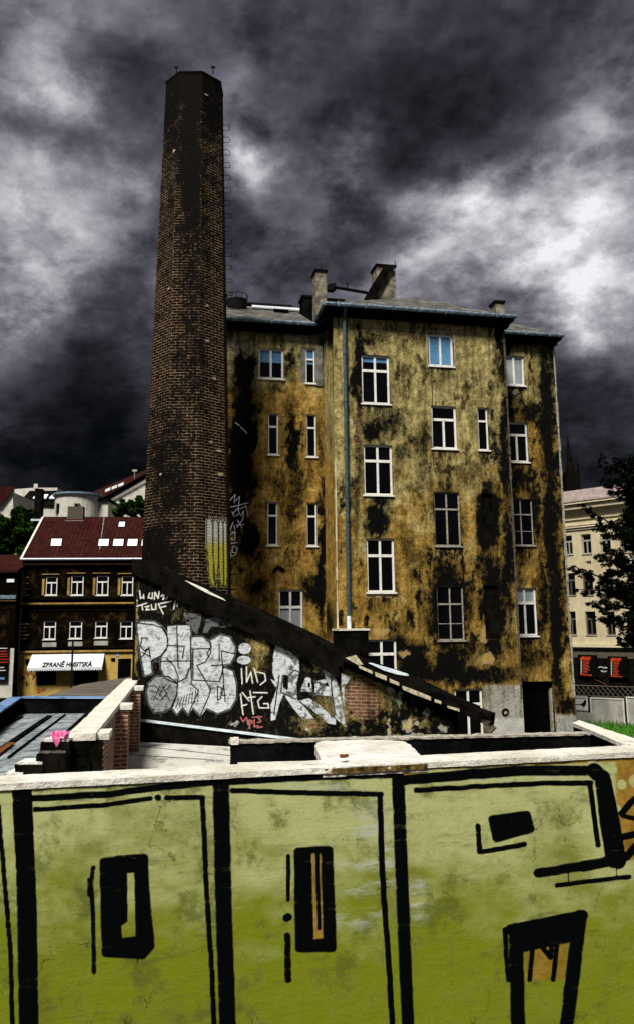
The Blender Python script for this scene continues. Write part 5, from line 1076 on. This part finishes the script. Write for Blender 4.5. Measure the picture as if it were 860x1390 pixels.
for i,(x0,y0,x1,y1) in enumerate(((777,945.5,797,964),(801,947.5,847,984),(850,946.5,893,984))):
    r=FP.rect(x0,y0,x1,y1); pn=empty('fence_panel',FP.pt((r[0]+r[1])/2,0,0),lab[i],'fence panel','panels of the fence above the grass')
    zb_=r[2] if i==0 else 0; pbox('panel',M['whitewall' if i==0 else 'wallgrey'],pn,FP,r[0],r[1],zb_,r[3],0,-.08)
    m=MB(); t=.06; box_on(m,FP,r[0],r[0]+t,zb_,r[3],.03,.001); box_on(m,FP,r[1]-t,r[1],zb_,r[3],.03,.001); box_on(m,FP,r[0]+t,r[1]-t,r[3]-t,r[3],.03,.001); m.build('frame',M['panelframe'],pn)
    m=MB(); box_on(m,FP,r[1]+.03,r[1]+.13,0,r[3]+.05,.02,-.1); m.build('post',M['iron'],pn)
    if i==0:
        m=MB(); ribbon(m,FP,[(779,956.5),(787,956)],.7,.01); m.prism([FP.at(x,y,.012) for x,y in ((786,956),(789,954.5),(791,953),(793,949),(795,952),(794,957),(792,959.5),(789,958))],-FP.n*.008); ribbon(m,FP,[(791,959),(790,962)],.5,.01); m.build('bird_drawing',M['black'],pn)
        pbox('base_wall',M['hedge'] if 'hedge' in M else M['wallgrey'],pn,FP,r[0],r[1]+.3,0,r[2]-.1,.05,-.2)
rs=np.random.RandomState(2)
gp=[on_z(x,y,0) for x,y in ((770,985),(900,985),(960,1012),(775,1012))]
n=16000; G_=[]
x=5+rs.rand(n)*11; y=28+rs.rand(n)*15.5
c=[(x[i],y[i],.05+.12*rs.rand(),.001) for i in range(n)]
V=[];
h=.16+.22*rs.rand(n)*(.5+fbm(x,y,5)); an=rs.rand(n)*6.28; wv=.035
for i in range(n):
    dx,dy=math.cos(an[i])*wv,math.sin(an[i])*wv; lx,ly=rs.randn()*.08,rs.randn()*.08; V+=[(x[i]-dx,y[i]-dy,0),(x[i]+dx,y[i]+dy,0),(x[i]+dx*.3+lx,y[i]+dy*.3+ly,h[i]),(x[i]-dx*.3+lx,y[i]-dy*.3+ly,h[i]*.98)]
me=bpy.data.meshes.new('grass'); me.from_pydata(V,[],[(4*i,4*i+1,4*i+2,4*i+3) for i in range(n)]); at=me.attributes.new('rnd','FLOAT','FACE'); at.data.foreach_set('value',np.clip(rs.rand(n)*.6+.5*fbm(x*1.5,y*1.5,8),0,1).astype(np.float32)); me.materials.append(M['grass'])
o=bpy.data.objects.new('grass',me); COL.objects.link(o); tag(o,'bright green grass beyond the diagonal wall','grass',kind='stuff')
m=MB(); m.quad((4.6,27,.004),(17,27,.004),(17,43.6,.004),(4.6,43.6,.004)); tag(m.build('lawn',simple('grass soil',(.02,.04,.008),(.05,.1,.02),2,.9,.4)),kind='structure')
# church
Y=190; CH=empty('church_tower',(at_y(774,660,Y).x,Y,0),'black church spire rising behind the cream building','church')
c=at_y(774,640,Y); hw=(at_y(783.5,655,Y).x-at_y(765,655,Y).x)/2; z1_=at_y(774,641,Y).z; z2_=at_y(771,592,Y).z
m=MB(); m.box((c.x-hw,Y-hw,0),(2*hw,0,0),(0,2*hw,0),(0,0,z1_)); m.build('tower',M['soot'],CH)
m=MB(); m.tube([(c.x-.1,Y,z1_),(c.x-.15,Y,z1_+2.6),(c.x-.3,Y,z2_)],hw*.85,8,.05); m.v=[v if v.z>z1_+.01 else v for v in m.v]; m.build('spire',M['soot'],CH)
for sx in (-1,1): 
    m=MB(); m.tube([(c.x+sx*hw*.8,Y-hw*.8,z1_),(c.x+sx*hw*.8,Y-hw*.8,z1_+2.4)],.4,4,.03); m.build('pinnacle',M['soot'],CH)
m=MB(); m.box((c.x-8,Y+2,0),(24,0,0),(0,14,0),(0,0,at_y(774,672,Y).z)); m.build('nave',M['soot'],CH)
# ================================================================== SKY AND LIGHT
EL=R(54); AZ=R(200)   # compass azimuth of the sun from +Y clockwise: behind the camera, a little left
sd=Vector((math.sin(AZ)*math.cos(EL),math.cos(AZ)*math.cos(EL),math.sin(EL)))
sl_=bpy.data.lights.new('sun','SUN'); so=bpy.data.objects.new('sun',sl_); COL.objects.link(so); sl_.energy=1.5; sl_.angle=R(15); sl_.color=(1,.96,.88); so.rotation_euler=sd.to_track_quat('Z','Y').to_euler(); so.location=(0,-5,40)
w=bpy.data.worlds.new('World'); SC.world=w; w.use_nodes=True; w.node_tree.nodes.clear(); N=NT(w.node_tree)
out=N.new('ShaderNodeOutputWorld'); bg=N.new('ShaderNodeBackground'); N.l.new(bg.outputs[0],out.inputs[0]); bg.inputs['Strength'].default_value=.1
sky=N.new('ShaderNodeTexSky',sky_type='NISHITA',sun_disc=False,sun_elevation=EL,sun_rotation=AZ)
tc=N.new('ShaderNodeTexCoord').outputs['Generated']
nz=N.new('ShaderNodeTexNoise',{'Vector':tc,'Scale':5.5,'Detail':6.0,'Roughness':.55}); 
wv=N.new('ShaderNodeVectorMath',{0:nz.outputs['Color'],1:(.5,.5,.5)},operation='SUBTRACT').outputs[0]
wv=N.new('ShaderNodeVectorMath',{0:wv,'Scale':.17},operation='SCALE').outputs[0]
wd=N.new('ShaderNodeVectorMath',{0:tc,1:wv},operation='ADD').outputs[0]
wd=N.new('ShaderNodeVectorMath',{0:wd},operation='NORMALIZE').outputs[0]
# banks of cloud: (px,py,radius px,weight) turned into directions
cl=[(700,330,90,.38),(640,300,50,.3),(800,290,70,.26),(835,390,60,.32),(570,385,50,.26),(335,225,36,.5),(330,160,60,.10),(50,85,50,.26),(15,40,55,.18),(90,130,40,.16),(10,100,40,.15),(40,270,60,.22),(60,375,65,.26),(20,430,50,.14),(180,240,50,.12),(495,185,40,.28),(558,280,28,.3),(440,270,80,.06),(720,220,50,.05),(840,130,80,.2),(820,60,70,.05),(800,440,40,.3),(750,350,40,.12),
    (610,120,120,-.13),(720,60,110,-.13),(520,90,80,-.12),(330,50,140,-.05),(60,150,50,-.16),(200,110,60,-.10),(60,520,110,-.04),(40,690,130,-.34),(180,650,110,-.26),(130,470,80,-.06),(800,540,110,-.09),(820,660,120,-.2),(720,480,60,-.1),(520,330,60,-.06),(640,200,60,-.12),(150,420,60,-.08),(400,380,60,-.03),(560,330,30,-.1),(760,280,30,-.12)]
acc=.395
for (x,y,r,wt) in cl:
    d=ray(x,y); k=1.9*F*F/(r*r)*math.cos(math.atan(math.hypot(x-430,y-650)/F))**-2
    dt=N.new('ShaderNodeVectorMath',{0:wd,1:tuple(d)},operation='DOT_PRODUCT').outputs['Value']
    acc=N.m('MULTIPLY_ADD',N.m('EXPONENT',N.m('MULTIPLY',N.m('SUBTRACT',dt,1.0),k)),wt,acc)
sp=N.new('ShaderNodeSeparateXYZ'); N.l.new(tc,sp.inputs[0]); den=N.m('ADD',N.m('MAXIMUM',sp.outputs[2],0.0),.42)
pj=N.new('ShaderNodeCombineXYZ',{0:N.m('DIVIDE',sp.outputs[0],den),1:N.m('DIVIDE',sp.outputs[1],den),2:N.m('MULTIPLY',sp.outputs[2],.6)}).outputs[0]
def billow(sc,lo,hi,det=8,ro=.55,di=.25): return N.m('SUBTRACT',N.ss(N.noise(pj,sc,det,ro,di),lo,hi),.5)
b1=billow(2.9,.38,.62,9,.58,.0); b2=billow(7.5,.41,.59,9,.6,.0); b3=N.m('SUBTRACT',N.noise(pj,17,7,.62,.05),.5); b4=N.m('SUBTRACT',N.noise(pj,45,4,.6,0),.5)
acc=N.m('ADD',N.m('MULTIPLY',N.m('LOGARITHM',N.m('ADD',1.0,N.m('EXPONENT',N.m('MULTIPLY',N.m('SUBTRACT',acc,.14),14.0))),math.e),1/14.0),.09)
amp=N.m('ADD',N.m('MULTIPLY',N.ss(acc,.12,.6),.8),.33)
v=N.m('ADD',acc,N.m('MULTIPLY',amp,N.m('ADD',N.m('MULTIPLY',b1,.24),N.m('ADD',N.m('MULTIPLY',b2,.17),N.m('ADD',N.m('MULTIPLY',b3,.46),N.m('MULTIPLY',b4,.2))))))
v=N.m('MAXIMUM',v,.02); v=N.m('MINIMUM',v,.97)
L=N.m('MULTIPLY',N.m('POWER',v,2.2),1/(.1*4.3))
cc=N.mix(N.ss(v,.1,.8),(.90,.88,1.18),(1.0,.97,1.04))
col=N.new('ShaderNodeVectorMath',{0:cc,'Scale':L},operation='SCALE').outputs[0]
N.set(bg.inputs['Color'],N.mix(.9985,sky.outputs[0],col))
vs=SC.view_settings; SC.display_settings.display_device='sRGB'; vs.view_transform='Standard'; vs.look='None'; vs.exposure=2.05; vs.gamma=1; vs.use_curve_mapping=False
SC.cycles.max_bounces=5; SC.cycles.diffuse_bounces=2; SC.cycles.glossy_bounces=2
